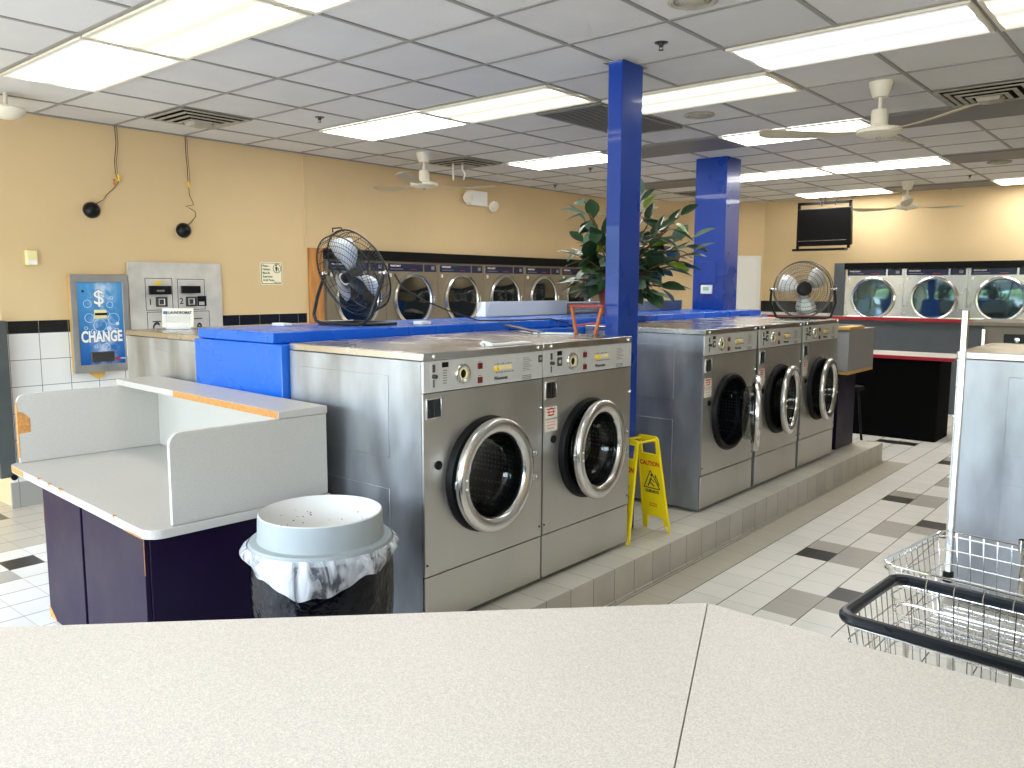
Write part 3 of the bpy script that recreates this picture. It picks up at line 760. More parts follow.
washer((-4.792, 2.36+.83+W2, .19), PI, 'second stainless washer facing the changer wall, almost hidden by the blue ledge', 0, '', details=False, group='washers facing the changer wall')
washer((-.905+D2+.004, 4.37+W2, .0+.165), PI, 'pale blue-grey washer side standing across the aisle, right behind the wire carts', 0, '', door=False, details=False, group='washers across the aisle')
struct(MB().box(-.90, .6, 4.30, 8.0, 0, .165).build('trim_8', 'pl_side', bevel=.003))

# ------------------------------------------------------------------ folding desk with raised hutch
t = thing('folding_desk', 'grey laminate folding desk with raised hutch over a dark purple cabinet', 'desk', (-3.055, 1.41, 0), math.radians(-2.9))
def rrect(x0, x1, y0, y1, r, z, corners=('sw','se')):
    pts = []
    def arc(cx, cy, a0): return [(cx + r*math.cos(a0+PI/2*k/6), cy + r*math.sin(a0+PI/2*k/6), z) for k in range(7)]
    pts += arc(x0+r, y0+r, PI) if 'sw' in corners else [(x0,y0,z)]
    pts += arc(x1-r, y0+r, PI*1.5) if 'se' in corners else [(x1,y0,z)]
    pts += [(x1,y1,z),(x0,y1,z)]
    return pts
b = MB(); b.prism(rrect(-1.78, 0, 0, .835, .07, .722), (0,0,.038)); top = b.build('desk_top', 'lam', t, bevel=.002)
MB().box(-1.71, -1.52, -.0015, .01, .728, .757).build('exposed_chipboard', 'chip', top, label='bare wood where the edge strip broke away')
for x, w in ((-1.30,.03),(-1.15,.035),(-1.0,.045),(-.35,.02)): MB().prism([(x,-.0015,.762),(x+w,-.0015,.762),(x+w*.6,-.0015,.748)], (0,.012,-.0006)).build('edge_chip', 'chip', top)
MB().prism([(-.24,-.0015,.722),(-.06,-.0015,.722),(-.07,-.0015,.730),(-.2,-.0015,.728)], (0,.01,0)).build('edge_chip', 'chip', top)
def round_panel(x, y0, y1, z0, z1, r, th):
    pts = [(x,y1,z0),(x,y0,z0)] + [(x, y0+r-r*math.cos(PI/2*k/6), z1-r+r*math.sin(PI/2*k/6)) for k in range(7)] + [(x,y1,z1)]
    return MB().prism(pts, (th,0,0))
round_panel(-.034, .105, .83, .7615, 1.134, .05, .022).build('side_panel', 'lam', t, bevel=.002)
round_panel(-1.762, .05, .825, .7615, 1.134, .05, .022).build('side_panel', 'lam', t, bevel=.002)
b = MB(); b.prism([(-1.7398,.0505,.92),(-1.7398,.0505,1.04),(-1.7398,.075,1.035),(-1.7398,.11,1.0),(-1.7398,.11,.925)], (.0015,0,0)); b.box(-1.7645, -1.7385, .0485, .052, .79, 1.09)
b.build('exposed_chipboard', 'chip', t, label='bare wood patch on the far side panel')
MB().box(-1.739, -.035, .80, .825, .7615, 1.134).build('back_panel', 'lam', t, bevel=.002)
b = MB(); b.box(-1.80, -.008, .585, .835, 1.135, 1.169); sh = b.build('hutch_shelf', 'lam', t, bevel=.003)
MB().box(-1.04, -.012, .5835, .59, 1.1365, 1.1675).build('exposed_chipboard', 'chip', sh, label='long bare wood strip along the shelf edge')
b = MB(); b.box(-1.335, -.11, .05, .80, 0, .72); cab = b.build('cabinet', 'purple', t, bevel=.003)
for x0, x1 in ((-1.33, -.82), (-.79, -.115)):
    MB().box(x0, x1, .028, .049, .03, .712).build('cabinet_door', 'purple', t, bevel=.003)
b = MB(); b.prism([(-1.332,.0265,.03),(-1.332,.0265,.09),(-1.323,.0265,.086),(-1.235,.0265,.036),(-1.225,.0265,.03)], (0,.001,0)); b.box(-.1165,-.1140,.0275,.030,.55,.70)
b.box(-1.3315,-1.328,.0275,.030,.52,.66); b.build('exposed_chipboard', 'chip', cab, label='chipped bare wood at the cabinet corners')

# far desk at the end of the washer row
t = thing('folding_desk', 'grey hutch desk with tan edging at the far end of the washer row', 'desk', (-2.42, 7.5, .19))
MB().box(-1.0, 0, .0, .70, .735, .762).build('desk_top', 'tan_trim', t, bevel=.002)
b = round_panel(-.11, -.02, .70, .763, 1.14, .04, .11); b.build('side_panel', 'lam_dk', t, bevel=.003)
MB().box(-.118, .004, -.03, .38, 1.141, 1.166).build('edge_strip', 'tan_trim', t, bevel=.003)
MB().box(-1.0, -.112, .67, .70, .763, 1.16).build('back_panel', 'lam_dk', t, bevel=.002)
MB().box(-.98, -.14, .18, .66, .002, .734).build('cabinet', 'purple', t, bevel=.003)

# ------------------------------------------------------------------ foreground counter (mitred L)
t = thing('folding_counter', 'speckled beige laminate counter with a mitred joint filling the near view', 'counter', (-.866, 1.748, 0))
ZC = .95
e1 = Vector((-1.13, -1.16, 0)).normalized(); n1 = Vector((e1.y, -e1.x, 0)); n1 = n1 if n1.y < 0 else -n1   # depth direction
mj = (n1 + Vector((0,-1,0))).normalized(); dep = 1.12; ml = dep / mj.dot(Vector((0,-1,0)))
A = Vector((-.0012,0,ZC)); B_ = A + e1*2.4; Cc = B_ + n1*dep; Dd = A + mj*ml
b = MB(); b.prism([A-Vector((0,0,.04)), B_-Vector((0,0,.04)), Cc-Vector((0,0,.04)), Dd-Vector((0,0,.04))], (0,0,.04)); b.build('counter_top', 'lam_top', t, bevel=.001)
A2 = Vector((.0012,0,ZC)); D2_ = Dd + Vector((.0024,0,0))
b = MB(); b.prism([p-Vector((0,0,.04)) for p in (A2, D2_, Vector((2.6, D2_.y, ZC)), Vector((2.6, 0, ZC)))], (0,0,.04)); b.build('counter_top', 'lam_top', t, bevel=.001)
b = MB(); q0 = Vector((0,0,0)) + mj*.1
b.prism([q0, q0+e1*2.2, q0+e1*2.2+n1*.9, q0+mj*.95], (0,0,ZC-.042)); b.build('counter_base', 'purple', t)
b = MB(); b.box(q0.x+.02, 2.5, -1.0, -.09, 0, ZC-.042); b.build('counter_base', 'purple', t)

# ------------------------------------------------------------------ trash can
t = thing('trash_can', 'round grey trash can with funnel lid and plastic liners beside the desk', 'trash can', (-2.555, 1.855, 0))
MB().lathe([(0,0),(.20,0),(.212,.02),(.252,0.702),(.262,0.712),(.262,0.737),(.245,0.742)], (0,0,0), (0,0,1), 48).build('body', 'can_body', t)
b = MB(); b.lathe([(.272,0.717),(.274,0.732),(.268,0.744),(.242,0.748),(.239,0.754),(.2355,.836),(.2345,.846),(.231,.849),(.228,.844),(.19,.80),(.13,.752),(.10,.742),(.098,.72)], (0,0,0), (0,0,1), 64); b.build('funnel_lid', 'can_in', t)
b = MB(); b.lathe([(.2745,0.714),(.2755,0.733),(.269,0.746),(.2425,0.7495),(.240,0.756),(.2368,.836),(.2358,.846)], (0,0,0), (0,0,1), 64); b.build('lid_wall', 'can', t)
b = MB()
for k in range(24):
    a = rnd.uniform(.9, 4.1); r = rnd.uniform(.14, .215); z = .752 + (r-.13)*.8+.002
    b.lathe([(rnd.uniform(.0018,.0036),0),(0,.0008)], (r*math.cos(a), r*math.sin(a), z), (-.55*math.cos(a), -.55*math.sin(a), .83), 6)
b.build('dirt_speck', 'black_mat', t)
def bag_j(amp, dz, seed):
    def f(r, h, t_, j):
        k = max(0, j)
        rr = r + amp*k*(.5*math.sin(7*t_+seed) + .35*math.sin(13*t_+seed*2+j) + .3*math.sin(23*t_+j*1.3))
        return rr, h + dz*k*(math.sin(3*t_+seed) + .5*math.sin(5*t_+1+seed))
    return f
b = MB(); b.lathe([(.264,0.728),(.272,0.692),(.275,0.622),(.274,0.542),(.268,0.472),(.258,0.412)], (0,0,0), (0,0,1), 140, jit=bag_j(.0018, .010, 2.0)); o = b.build('black_liner', 'bag_black', t)
def wj(r, h, t_, j):
    f = j/6.0
    low = max(0, math.cos(t_+.72))**6          # hangs lowest toward the viewer
    low2 = .30*max(0, math.cos(t_+2.3))**2
    ln = .046 + .105*low + .04*low2 + .012*math.sin(4*t_+1) + .006*math.sin(11*t_)
    rr = r + f*(.012*math.sin(5*t_+.6) + .004*math.sin(9*t_+2*f) + .0015*math.sin(29*t_+4*f))*(1-.3*f)
    return rr + .006, 0.736 - f*ln - (.004*math.sin(19*t_) if j > 4 else 0)
b = MB(); b.lathe([(.273,0),(.283,0),(.290,0),(.294,0),(.293,0),(.289,0),(.285,0)], (0,0,0), (0,0,1), 180, jit=wj); b.build('white_liner', 'bag_white', t)

# ------------------------------------------------------------------ wet floor sign
t = thing('wet_floor_sign', 'yellow folding caution floor sign leaning open beside the slim post', 'sign', (-2.568, 4.19, .192), math.radians(-9))
def leaf(y0, y1, facing):
    d = bpy.data.objects.new('sign_leaf', None)
    hgt = .615; a = math.atan2(y1-y0, hgt)
    b = MB(); n = 13
    w0, w1 = .108, .080
    def P(x, z): return (x, y0 + (y1-y0)*z/hgt, z)
    th = (0, .012, 0)
    def W(z): return w0 + (w1-w0)*z/hgt
    b.prism([P(-W(.085), .085), P(W(.085), .085), P(W(.50), .50), P(-W(.50), .50)], th)
    b.prism([P(-w0, 0), P(-w0+.035, 0), P(-w0+.045, .05), P(-w0+.05, .0855), P(-W(.085), .0855)], th)
    b.prism([P(w0-.035, 0), P(w0, 0), P(W(.085), .0855), P(w0-.05, .0855), P(w0-.045, .05)], th)
    b.prism([P(-W(.50), .4995), P(-W(.5)+.03, .4995), P(-W(.58)+.026, .58), P(-W(.58), .58)], th)
    b.prism([P(W(.5)-.03, .4995), P(W(.50), .4995), P(W(.58), .58), P(W(.58)-.026, .58)], th)
    b.prism([P(-W(.58), .5795), P(W(.58), .5795), P(W(.6), .60), P(w1-.02, hgt), P(-w1+.02, hgt), P(-W(.6), .60)], th)
    o = b.build('sign_leaf', 'yellow', t, bevel=.003)
    # raised outer ridge
    b = MB()
    for s_ in (-1, 1): b.bar(Vector(P(s_*(W(.1)-.006), .1))+Vector((0,-.002 if facing<0 else .014,0)), Vector(P(s_*(W(.49)-.006), .49))+Vector((0,-.002 if facing<0 else .014,0)), .008, .006, (0,1,0))
    b.build('sign_rib', 'yellow', o)
    yy = lambda z: y0 + (y1-y0)*z/hgt + (-.0022 if facing < 0 else .0145)
    rot = (PI/2 - a, 0, 0) if facing < 0 else (PI/2 + a, 0, PI)
    text('caution_lettering', 'CAUTION', .042, 'ink_red', o, (.0, yy(.435), .435), rot, 'CENTER', .0005, .0014, .82)
    b = MB(); z0 = .315
    def Q(x, z): return Vector((x, yy(z), z))
    tri = [Q(-.062, z0-.04), Q(.062, z0-.04), Q(.0, z0+.075)]
    for k in range(3): b.bar(tri[k], tri[(k+1) % 3], .006, .001, (0,1,0))
    b.bar(Q(.002,z0+.03), Q(-.012,z0), .010, .001, (0,1,0)); b.bar(Q(-.012,z0), Q(.02,z0-.025), .008, .001, (0,1,0)); b.bar(Q(-.012,z0), Q(-.03,z0-.03), .008, .001, (0,1,0)); b.bar(Q(.0,z0+.02), Q(.025,z0+.0), .006, .001, (0,1,0))
    b.lathe([(.009,0),(0,.001)], Q(.006,z0+.045), (0,-1,0), 12); b.build('warning_symbol', 'ink', o)
    text('attention_lettering', 'ATTENTION', .021, 'ink', o, (.040, yy(.345), .345), (rot[0], rot[1]+(1.03 if facing<0 else -1.03), rot[2]), 'CENTER', .0005, .0008, .85)
    text('cuidado_lettering', 'CUIDADO', .026, 'ink', o, (0, yy(.252), .252), rot, 'CENTER', .0005, .0010, .9)
    b = MB()
    for k in range(2): b.bar(Q(-.035, .172-.014*k), Q(.03, .172-.014*k), .001, .007, (0,0,1))
    b.build('fine_print', mat('orange_ink', srgb(220,150,20), .6), o)
    MB().prism([Q(w0-.03,.018), Q(w0-.008,.012), Q(w0-.012,.036), Q(w0-.032,.036)], (0,-.0008,0)).build('scuff', 'white', o)
leaf(-.19, -.09, -1)
leaf(.19, .085, -1)
for x in (-.06, .06): MB().bar((x, -.085, .595), (x, .09, .595), .014, .012).build('hinge_arm', 'yellow', t, bevel=.002)

# ------------------------------------------------------------------ wall things (changer wall)
XF_ = XW + .006
# CHANGE machine
t = thing('change_machine', 'blue CHANGE bill changer in a steel frame on the tiled wall', 'change machine', (XW+.007, 2.873, 1.01))
MB().box(0, .04, -.225, .225, 0, .79).build('housing', 'tan_trim', t, bevel=.003)
b = MB()
for a in ((-.228,.228,0,.062),(-.228,.228,.727,.79),(-.228,-.178,.062,.727),(.178,.228,.062,.727)): b.box(.04, .056, *a)
b.build('frame', 'frame_steel', t, bevel=.003)
MB().box(.038, .046, -.179, .179, .060, .729).build('face_plate', 'bubbles', t)
b = MB()
for y, z, r in ((-.10,.555,.03),(.075,.545,.024),(.10,.43,.045),(-.01,.38,.050),(-.09,.44,.035),(.05,.47,.02),(-.06,.33,.02),(.03,.20,.03),(.04,.30,.018),(.12,.33,.02),(-.02,.16,.012),(.06,.14,.01),(-.05,.21,.012),(.09,.60,.012),(-.12,.36,.012)): b.torus((.0462, y, z), (1,0,0), r, .0022, 28, 5)
for y, z, r in ((.02,.615,.016),(.06,.35,.02),(.13,.39,.014),(-.03,.26,.012),(.0,.12,.006)): b.lathe([(r,0),(0,.0008)], (.0462, y, z), (1,0,0), 18)
b.build('bubble_print', 'foam', t)['kind'] = 'stuff'
text('dollar_sign', '$', .165, 'ink', t, (.0468, -.01, .60), RX, 'CENTER', .0003, .005)
text('dollar_sign', '$', .165, 'ink_white', t, (.0480, -.01, .60), RX, 'CENTER', .0006, .0022)
text('change_lettering', 'CHANGE', .125, 'ink', t, (.0468, .0, .285), RX, 'CENTER', .0003, .0075, .63)
text('change_lettering', 'CHANGE', .125, 'ink_white', t, (.0482, .0, .285), RX, 'CENTER', .0006, .0045, .63)
MB().box(.046, .054, -.052, .045, .435, .505).build('bill_slot', 'cream', t, bevel=.002)
MB().box(.054, .062, -.050, .043, .462, .480).build('bill_slot', 'black', t)
b = MB(); b.box(.046, .068, -.10, .085, .09, .165); tr = b.build('coin_tray', 'alu_dark', t, bevel=.006)
MB().box(.068, .074, -.095, .080, .085, .105).build('tray_lip', 'alu_dark', tr, bevel=.003)
MB().lathe([(.011,0),(0,.001)], (.0465, -.13, .655), (1,0,0), 14).build('emblem', 'ink', t)
MB().box(.0465, .0972, .10, .118, .098, .112).build('maker_mark', 'ink_red', t)
MB().box(.0465, .0972, .122, .16, .102, .108).build('maker_mark', 'foam', t)
b = MB(); b.prism([(.02,-.12,0),(.02,.02,0),(.02,-.01,-.05),(.02,-.05,-.055)], (.01,0,0)); b.build('tape', 'tan_trim', t)

# steel double changer
t = thing('change_machine', 'worn stainless double changer plate numbered 1 and 2 in the wall', 'change machine', (XW+.007, 3.54, 1.10))
MB().box(0, .03, -.422, .422, 0, .81).build('plate', 'chg_steel', t, bevel=.004)
def outline(b, y0, y1, z0, z1, x, w=.005):
    for a in ((y0,y1,z0,z0+w),(y0,y1,z1-w,z1),(y0,y0+w,z0,z1),(y1-w,y1,z0,z1)): b.box(x, x+.001, *a)
b = MB(); outline(b, -.285, -.045, .40, .675, .030); outline(b, .0, .255, .40, .67, .030); outline(b, -.28, .29, .0, .388, .030); b.build('seam', 'ink', t)
for y0, y1, z0, z1 in ((-.257,-.063,.535,.61),(.03,.205,.545,.61)):
    sl = MB().box(.030, .055, y0, y1, z0, z1).build('bill_slot', 'black', t, bevel=.005)
    if y0 < 0: MB().box(.055, .056, y0+.06, y0+.13, z0+.025, z0+.04).build('slot_print', 'ink_grey', sl)
MB().box(.030, .032, -.195, -.135, .615, .65).build('sticker', 'yellow_knob', t); MB().box(.032, .033, -.16, -.135, .618, .63).build('sticker', mat('cyan_print', srgb(120,210,200), .5), t)
for y0 in (-.20, .07):
    cc = MB().box(.030, .036, y0, y0+.105, .43, .515).build('coin_cup', 'alu_dark', t, bevel=.003)
    MB().lathe([(.040,.004),(.036,.008),(.028,.002),(0,-.001)], (.034, y0+.052, .472), (1,0,0), 4).build('cup_bowl', 'chg_steel', cc)
MB().box(.030, .037, .18, .265, .43, .52).build('coin_cup', 'black', t, bevel=.003); MB().box(.037, .045, .19, .24, .44, .47).build('reject_lever', 'chg_steel', t, bevel=.002)
text('number_lettering', '1', .075, 'ink', t, (.0305, -.245, .47), RX, 'CENTER', .0005, .001)
text('number_lettering', '2', .075, 'ink', t, (.0305, .033, .475), RX, 'CENTER', .0005, .001)
text('change_lettering', 'C', .16, 'ink', t, (.0305, -.205, .235), RX, 'CENTER', .0005, .004, .6)
text('change_lettering', 'e', .16, 'ink', t, (.0305, .19, .255), RX, 'CENTER', .0005, .004, .7)
b = MB(); b.box(.0305, .0312, -.235, -.16, .300, .309); b.box(.0305, .0312, .14, .22, .315, .324); b.build('change_lettering', 'ink', t)

# laundromat card on the lid behind
t = thing('card_stand', 'small clear stand holding a cream LAUNDROMAT card on the back washer', 'sign', (-5.05, 2.60, 1.4305), math.radians(52))
MB().obox((0, -.001, .075), (.19,0,0), (0,.003,0), (0,0.02,.12)).build('card', 'sticker', t)
b = MB(); b.obox((0, -.006, .055), (.15,0,0), (0,.002,0), (0,.016,.10)); b.obox((0, .02, .004), (.15,0,0), (0,.08,0), (0,0,.004)); b.build('acrylic_holder', 'acrylic', t)
text('laundromat_lettering', 'LAUNDROMAT', .024, 'ink', t, (.015, -.0065, .108), (PI/2-.16, 0, 0), 'CENTER', .0004, .0008, .85)
b = MB(); b.box(-.088, -.062, -.0035, -.0025, .098, .118); b.build('card_logo', mat('blue_grey_ink', srgb(70,100,140), .6), t)
b = MB()
for k in range(4): b.box(-.085, .085-.02*(k % 2), -.0085, -.0078, .083-.012*k, .086-.012*k)
b.build('fine_print', mat('faint_ink', srgb(170,165,150), .6), t)

# children sign
t = thing('notice_sign', 'small cream notice about supervising children on the tan wall', 'sign', (XW, 4.51, 1.83))
def rounded_yz(x, hy, hz, r):
    pts = []
    for cy, cz, a0 in ((hy-r,hz-r,0),(-hy+r,hz-r,PI/2),(-hy+r,-hz+r,PI),(hy-r,-hz+r,PI*1.5)):
        pts += [(x, cy+r*math.cos(a0+PI/2*k/5), cz+r*math.sin(a0+PI/2*k/5)) for k in range(6)]
    return pts
MB().prism(rounded_yz(0, .122, .108, .02), (.006,0,0)).build('board', mat('cream_sign', srgb(244,238,205), .45), t)
b = MB(); pts = [Vector(p) for p in rounded_yz(.0066, .112, .098, .02)]; b.tube(pts, .0028, 4, True); b.torus((.0066, .060, .048), (1,0,0), .042, .0028, 30, 4)
b.lathe([(.008,0),(0,.001)], (.0066,.052,.076), (1,0,0), 12); b.prism([(.0066,.040,.064),(.0066,.064,.064),(.0066,.058,.02),(.0066,.046,.02)], (.0008,0,0)); b.prism([(.0066,.068,.044),(.0066,.078,.044),(.0066,.076,.02),(.0066,.070,.02)], (.0008,0,0)); b.lathe([(.006,0),(0,.001)], (.0066,.073,.050), (1,0,0), 10)
b.build('pictogram', mat('dark_navy_ink', srgb(40,36,60), .6), t)
for k, (s_, yy_) in enumerate((('Please...', -.100), ('Children', -.100), ('Must Be', -.100), ('Supervised', -.098), ('At all Times...', -.096))):
    text('notice_lettering', s_, .028, 'ink', t, (.0068, yy_, .072-.034*k), RX, 'LEFT', .0004, .0006, .85)
text('notice_lettering', 'Thank You', .018, 'ink', t, (.0068, .095, -.086), RX, 'RIGHT', .0004, .0003, .9)

# small wall box
t = thing('wall_sensor', 'small cream plastic box on the tan wall above the black tiles', 'sensor', (XW, 2.395, 1.92))
MB().box(0, .045, -.038, .038, -.055, .055).build('body', 'cream', t, bevel=.005)
MB().box(.045, .048, -.030, .030, -.050, -.018).build('window', 'white', t, bevel=.002)

# hanging dome cameras
def hang_cam(y, z, wire, lab, conns):
    t = thing('dome_camera', lab, 'camera', (XW, y, z), 0, 'black dome cameras dangling on their wires')
    MB().lathe([(.0,.0),(.062,0),(.066,.008),(.062,.02)], (0.005,0,0), (1,-.25,.05), 32).build('base', 'white', t)
    MB().lathe([(.062,.02),(.060,.038),(.048,.058),(.028,.070),(0,.075)], (0.005,0,0), (1,-.25,.05), 32).build('dome', 'black', t)
    MB().lathe([(.063,.016),(.066,.022),(.062,.030)], (0.005,0,0), (1,-.25,.05), 32).build('collar', 'dkgrey', t)
    b = MB(); b.tube([(.02, p[0]-y, p[1]-z) for p in wire], .0030, 6); b.build('wire', 'wire', t)
    b = MB(); b.tube([(.028, p[0]-y+.012, p[1]-z) for p in wire[:4]], .0022, 6); b.build('wire', 'wirebr', t)
    for q, c_ in zip(conns, ('yellow_knob', 'chip')):
        b = MB(); b.cyl((.025, q[0]-y, q[1]-z+.03), (.025, q[0]-y+.004, q[1]-z-.02), .009, seg=10); b.build('wire_connector', c_, t)
hang_cam(2.865, 2.31, [(3.08,3.0),(3.085,2.86),(3.065,2.72),(3.068,2.62),(3.09,2.56),(3.05,2.50),(2.985,2.44),(2.96,2.40),(2.90,2.365),(2.87,2.34)],
         'black dome camera dangling from wires, the one above the CHANGE machine', ((3.088,2.58),(3.05,2.545)))
hang_cam(3.632, 2.19, [(3.682,3.0),(3.683,2.85),(3.69,2.72),(3.692,2.60),(3.70,2.50),(3.735,2.42),(3.66,2.40),(3.70,2.385),(3.745,2.36),(3.75,2.32),(3.70,2.26),(3.645,2.22)],
         'black dome camera dangling from wires above the double steel changer', ((3.692,2.585),))

# grey upright with rubber foot at the wall corner
t = thing('corner_guard', 'dark grey metal upright against the tiled wall at the photo edge', 'guard', (-6.80, 2.115, .27))
MB().box(-.098, .03, -.065, .045, 0, 1.18).build('upright', 'metal_dk', t, bevel=.005)
MB().cyl((.03, .02, -.0), (.05, .02, -.0), .022, seg=14).build('knob', 'black', t)

# emergency light
t = thing('emergency_light', 'white twin-head emergency light high on the tan wall', 'emergency light', (XW, 7.38, 2.765))
MB().box(0, .08, -.15, .15, -.08, .09).build('body', 'white', t, bevel=.006)
for y in (-.22, .235):
    b = MB(); zc = 0.0 if y < 0 else -.075
    b.lathe([(0,-.05),(.04,-.045),(.062,0),(.064,.012),(.058,.016)], (.10, y, zc), (.85, -.35, -.35), 24); lh = b.build('lamp_head', 'white', t)
    MB().lathe([(.057,.014),(.03,.022),(0,.024)], (.10, y, zc), (.85, -.35, -.35), 20).build('lens', 'offwhite', lh)
    MB().bar((.04, y*.65, zc), (.08, y, zc), .02, .02).build('bracket', 'offwhite', lh)
# dangling strips under the diffuser by the fan
t = thing('dangling_strips', 'two short white plastic strips hanging under the diffuser near the fan', 'strips', (-6.12, 6.22, H-.02))
for k, (dx, sw) in enumerate(((0,0),(.09,.04))):
    b = MB(); b.tube([(dx, dx*.5, 0), (dx, dx*.5, -.07), (dx+sw, dx*.5, -.12), (dx+sw*.4, dx*.5, -.175)], .010, 6); b.build('strip', 'hookw', t)

# ------------------------------------------------------------------ dryers
def dryer(loc, rz, lab, group, enam, glass):
    """front in the plane x=0 facing +x, width .79, z from 0 to .66 (upper pocket)"""
    t = thing('tumble_dryer', lab, 'dryer', loc, rz, group)
    w = .787/2
    b = MB(); b.plate_hole(.0, -w, w, -.02, .645, -.0, .235, .262); b.box(-.5, 0, -w, w, -.02, .645, skip=('+x',)); b.build('cabinet', enam, t)
    b = MB(); b.box(.0, .006, -w+.03, -w+.55, .55, .635); lp = b.build('name_panel', 'navy', t, bevel=.002)
    text('brand_lettering', 'WASCOMAT', .026, 'ink_white', lp, (.0065, -w+.06, .610), RX, 'LEFT', .0004, .0008)
    b = MB(); b.box(.006, .0065, -w+.06, -w+.25, .572, .578); b.build('fine_print', 'ink_grey', lp); MB().box(.006, .0065, -w+.36, -w+.46, .572, .578).build('fine_print', 'red_trim', lp)
    b = MB(); b.box(.0, .006, -w+.575, -w+.76, .55, .635); dp = b.build('price_panel', 'navy', t, bevel=.002)
    MB().box(.006, .0065, -w+.68, -w+.73, .575, .615).build('price_display', 'ink_grey', dp)
    b = MB(); b.box(.0, .004, -w+.69, -w+.785, .10, .45); b.build('lint_door', enam, t, bevel=.002)
    MB().box(.0, .02, -w+.045, -w+.065, .485, .525).build('coin_slot', 'white', t, bevel=.003)
    d = bpy.data.objects.new('door', None); COL.objects.link(d); d.parent = t
    MB().lathe([(.262,0),(.300,.0),(.302,.010),(.296,.030),(.282,.040),(.262,.036),(.252,.02),(.250,.0)], (0,0,.235), (1,0,0), 56).build('door_ring', 'chrome_ring', d)
    MB().lathe([(.252,.018),(.12,.026),(0,.028)], (0,0,.235), (1,0,0), 48).build('door_glass', glass, d)
    MB().lathe([(.262,.001),(.262,-.02),(.25,-.3),(0,-.3)], (0,0,.235), (1,0,0), 40).build('drum', 'black_mat', t)
    b = MB(); b.box(.002, .05, .285, .31, .20, .27); b.build('door_handle', 'chrome', d, bevel=.004)
    return t
hints = ['half hidden behind the black floor fan', 'beside the black floor fan, with a fan cable passing in front', 'third along from the pine jamb', 'above the white metal tray', 'just before the plant leaves', 'behind the leaves of the potted plant']
for k in range(6):
    dryer((XW+.02, 5.14+.793*k+.397, 1.325), 0, 'tan-grey wall dryer, ' + hints[k] if k else 'tan-grey wall dryer half hidden behind the black floor fan', 'dryers built into the tan wall', 'dryer_l', 'glass_dk')
b = MB(); b.box(XW, XW+.045, 5.10, 10.3, 1.985, 2.09); b.box(XW, XW+.02, 5.10, 10.3, 1.965, 1.985, 1)
b.box(XW, XW+.02, 9.905, 10.3, .0, 1.985, 1)
b.box(XW, XW+.03, 5.12, 10.3, .0, 1.30, 1)
struct(b.build('trim_9', ['black_hdr','dryer_l'], bevel=.002))
b = MB(); b.box(XW, XW+.03, 4.93, 5.10, 0, 2.09); struct(b.build('trim_10', 'wood', bevel=.003))
# back wall dryers
YD = 12.12
bh = ['first beside the slate upright behind the wire fan', 'middle one, above the red-edged ledge', 'partly behind the steel upright of the wire cart', 'last one, cut by the photo edge']
for k in range(4):
    dryer((-4.02+.79*k+.395, YD, 1.325), -PI/2, 'shiny steel dryer in the back wall, ' + bh[k], 'dryers built into the back wall', 'dryer', 'glass_mir')
b = MB(); b.box(-4.10, 1.5, YD-.03, YB, 1.972, 2.055); b.box(-4.02, 1.5, YD, YB, 1.958, 1.9715, 1)
struct(b.build('trim_11', ['black_hdr','dryer'], bevel=.002))
struct(MB().box(-4.17, -4.03, YD-.035, YB, 1.30, 2.055).build('trim_12', 'slate', bevel=.003))
struct(MB().box(-4.10, 1.5, YD+.02, YB, 0, 1.26).build('trim_13', 'slate', bevel=.003))
t = thing('ledge_shelf', 'grey ledge with red edge directly below the back wall dryers', 'shelf', (-1.8, 12.0, 1.255))
MB().box(-3.4, 3.3, -.0, .12, .0, .045).build('shelf_board', 'lam', t)
MB().box(-3.4, 3.3, -.012, -.0, -.005, .038).build('edge_strip', 'red_trim', t, bevel=.002)
# folding table before the back wall
t = thing('folding_table', 'long table with red front edge on a black base before the back wall', 'table', (-2.55, 9.72, 0))
MB().box(-.75, .52, .0, .66, .922, .955).build('table_top', 'lam', t, bevel=.002)
MB().box(-.75, .52, -.012, .0, .915, .952).build('edge_strip', 'red_trim', t, bevel=.002)
MB().box(-.72, .36, .08, .62, 0, .921).build('base', 'black_mat', t, bevel=.004)
t = thing('stool', 'thin black metal leg of a stool standing before the black table', 'stool', (-2.98, 9.30, 0))
MB().lathe([(0,.62),(.15,.62),(.16,.60),(.15,.58),(0,.58)], (0,0,0), (0,0,1), 24).build('seat', 'black', t)
for a in (.6, 2.2, 3.7, 5.3): MB().tube([(.1*math.cos(a), .1*math.sin(a), .58), (.16*math.cos(a), .16*math.sin(a), .0)], .014, 8).build('leg', 'black', t)

# television
t = thing('television', 'black flat screen television hung from the ceiling on a metal frame', 'tv', (-4.26, 11.8, 2.56))
b = MB(); b.obox((.025,0,0), (.77,0,0), (0,.07,.01), (0,-.05,.52)); b.build('housing', 'black', t, rot=(0,0,math.radians(-4)), bevel=.008)
b = MB(); b.obox((0,-.0365,.035), (.67,0,0), (0,.004,0), (0,-.038,.40)); b.build('screen', 'tv_scr', t, rot=(0,0,math.radians(-4)))
b = MB(); b.obox((0,-.020,-.19), (.70,0,0), (0,.004,0), (0,-.001,.008)); b.build('trim_strip', 'chrome_ring', t, rot=(0,0,math.radians(-4)))
b = MB()
b.box(-.40,.36,.06,.10,.325,.365); b.box(-.40,-.365,.06,.10,-.33,.36); b.box(.325,.36,.06,.10,-.30,.36); b.box(-.42,.33,-.04,.10,-.33,-.30)
b.box(-.09,-.07,.06,.09,.36,.45); b.box(-.02,-.0,.06,.09,.36,.45); b.build('bracket', 'black', t, bevel=.002)
b = MB(); b.tube([(.20,.06,.45),(.19,.05,.40),(.15,.05,.37),(.14,.05,.30)], .006, 6); b.tube([(-.08,.05,.37),(-.04,.02,.29),(-.01,.05,.37)], .006, 6); b.build('cable', 'wire', t)

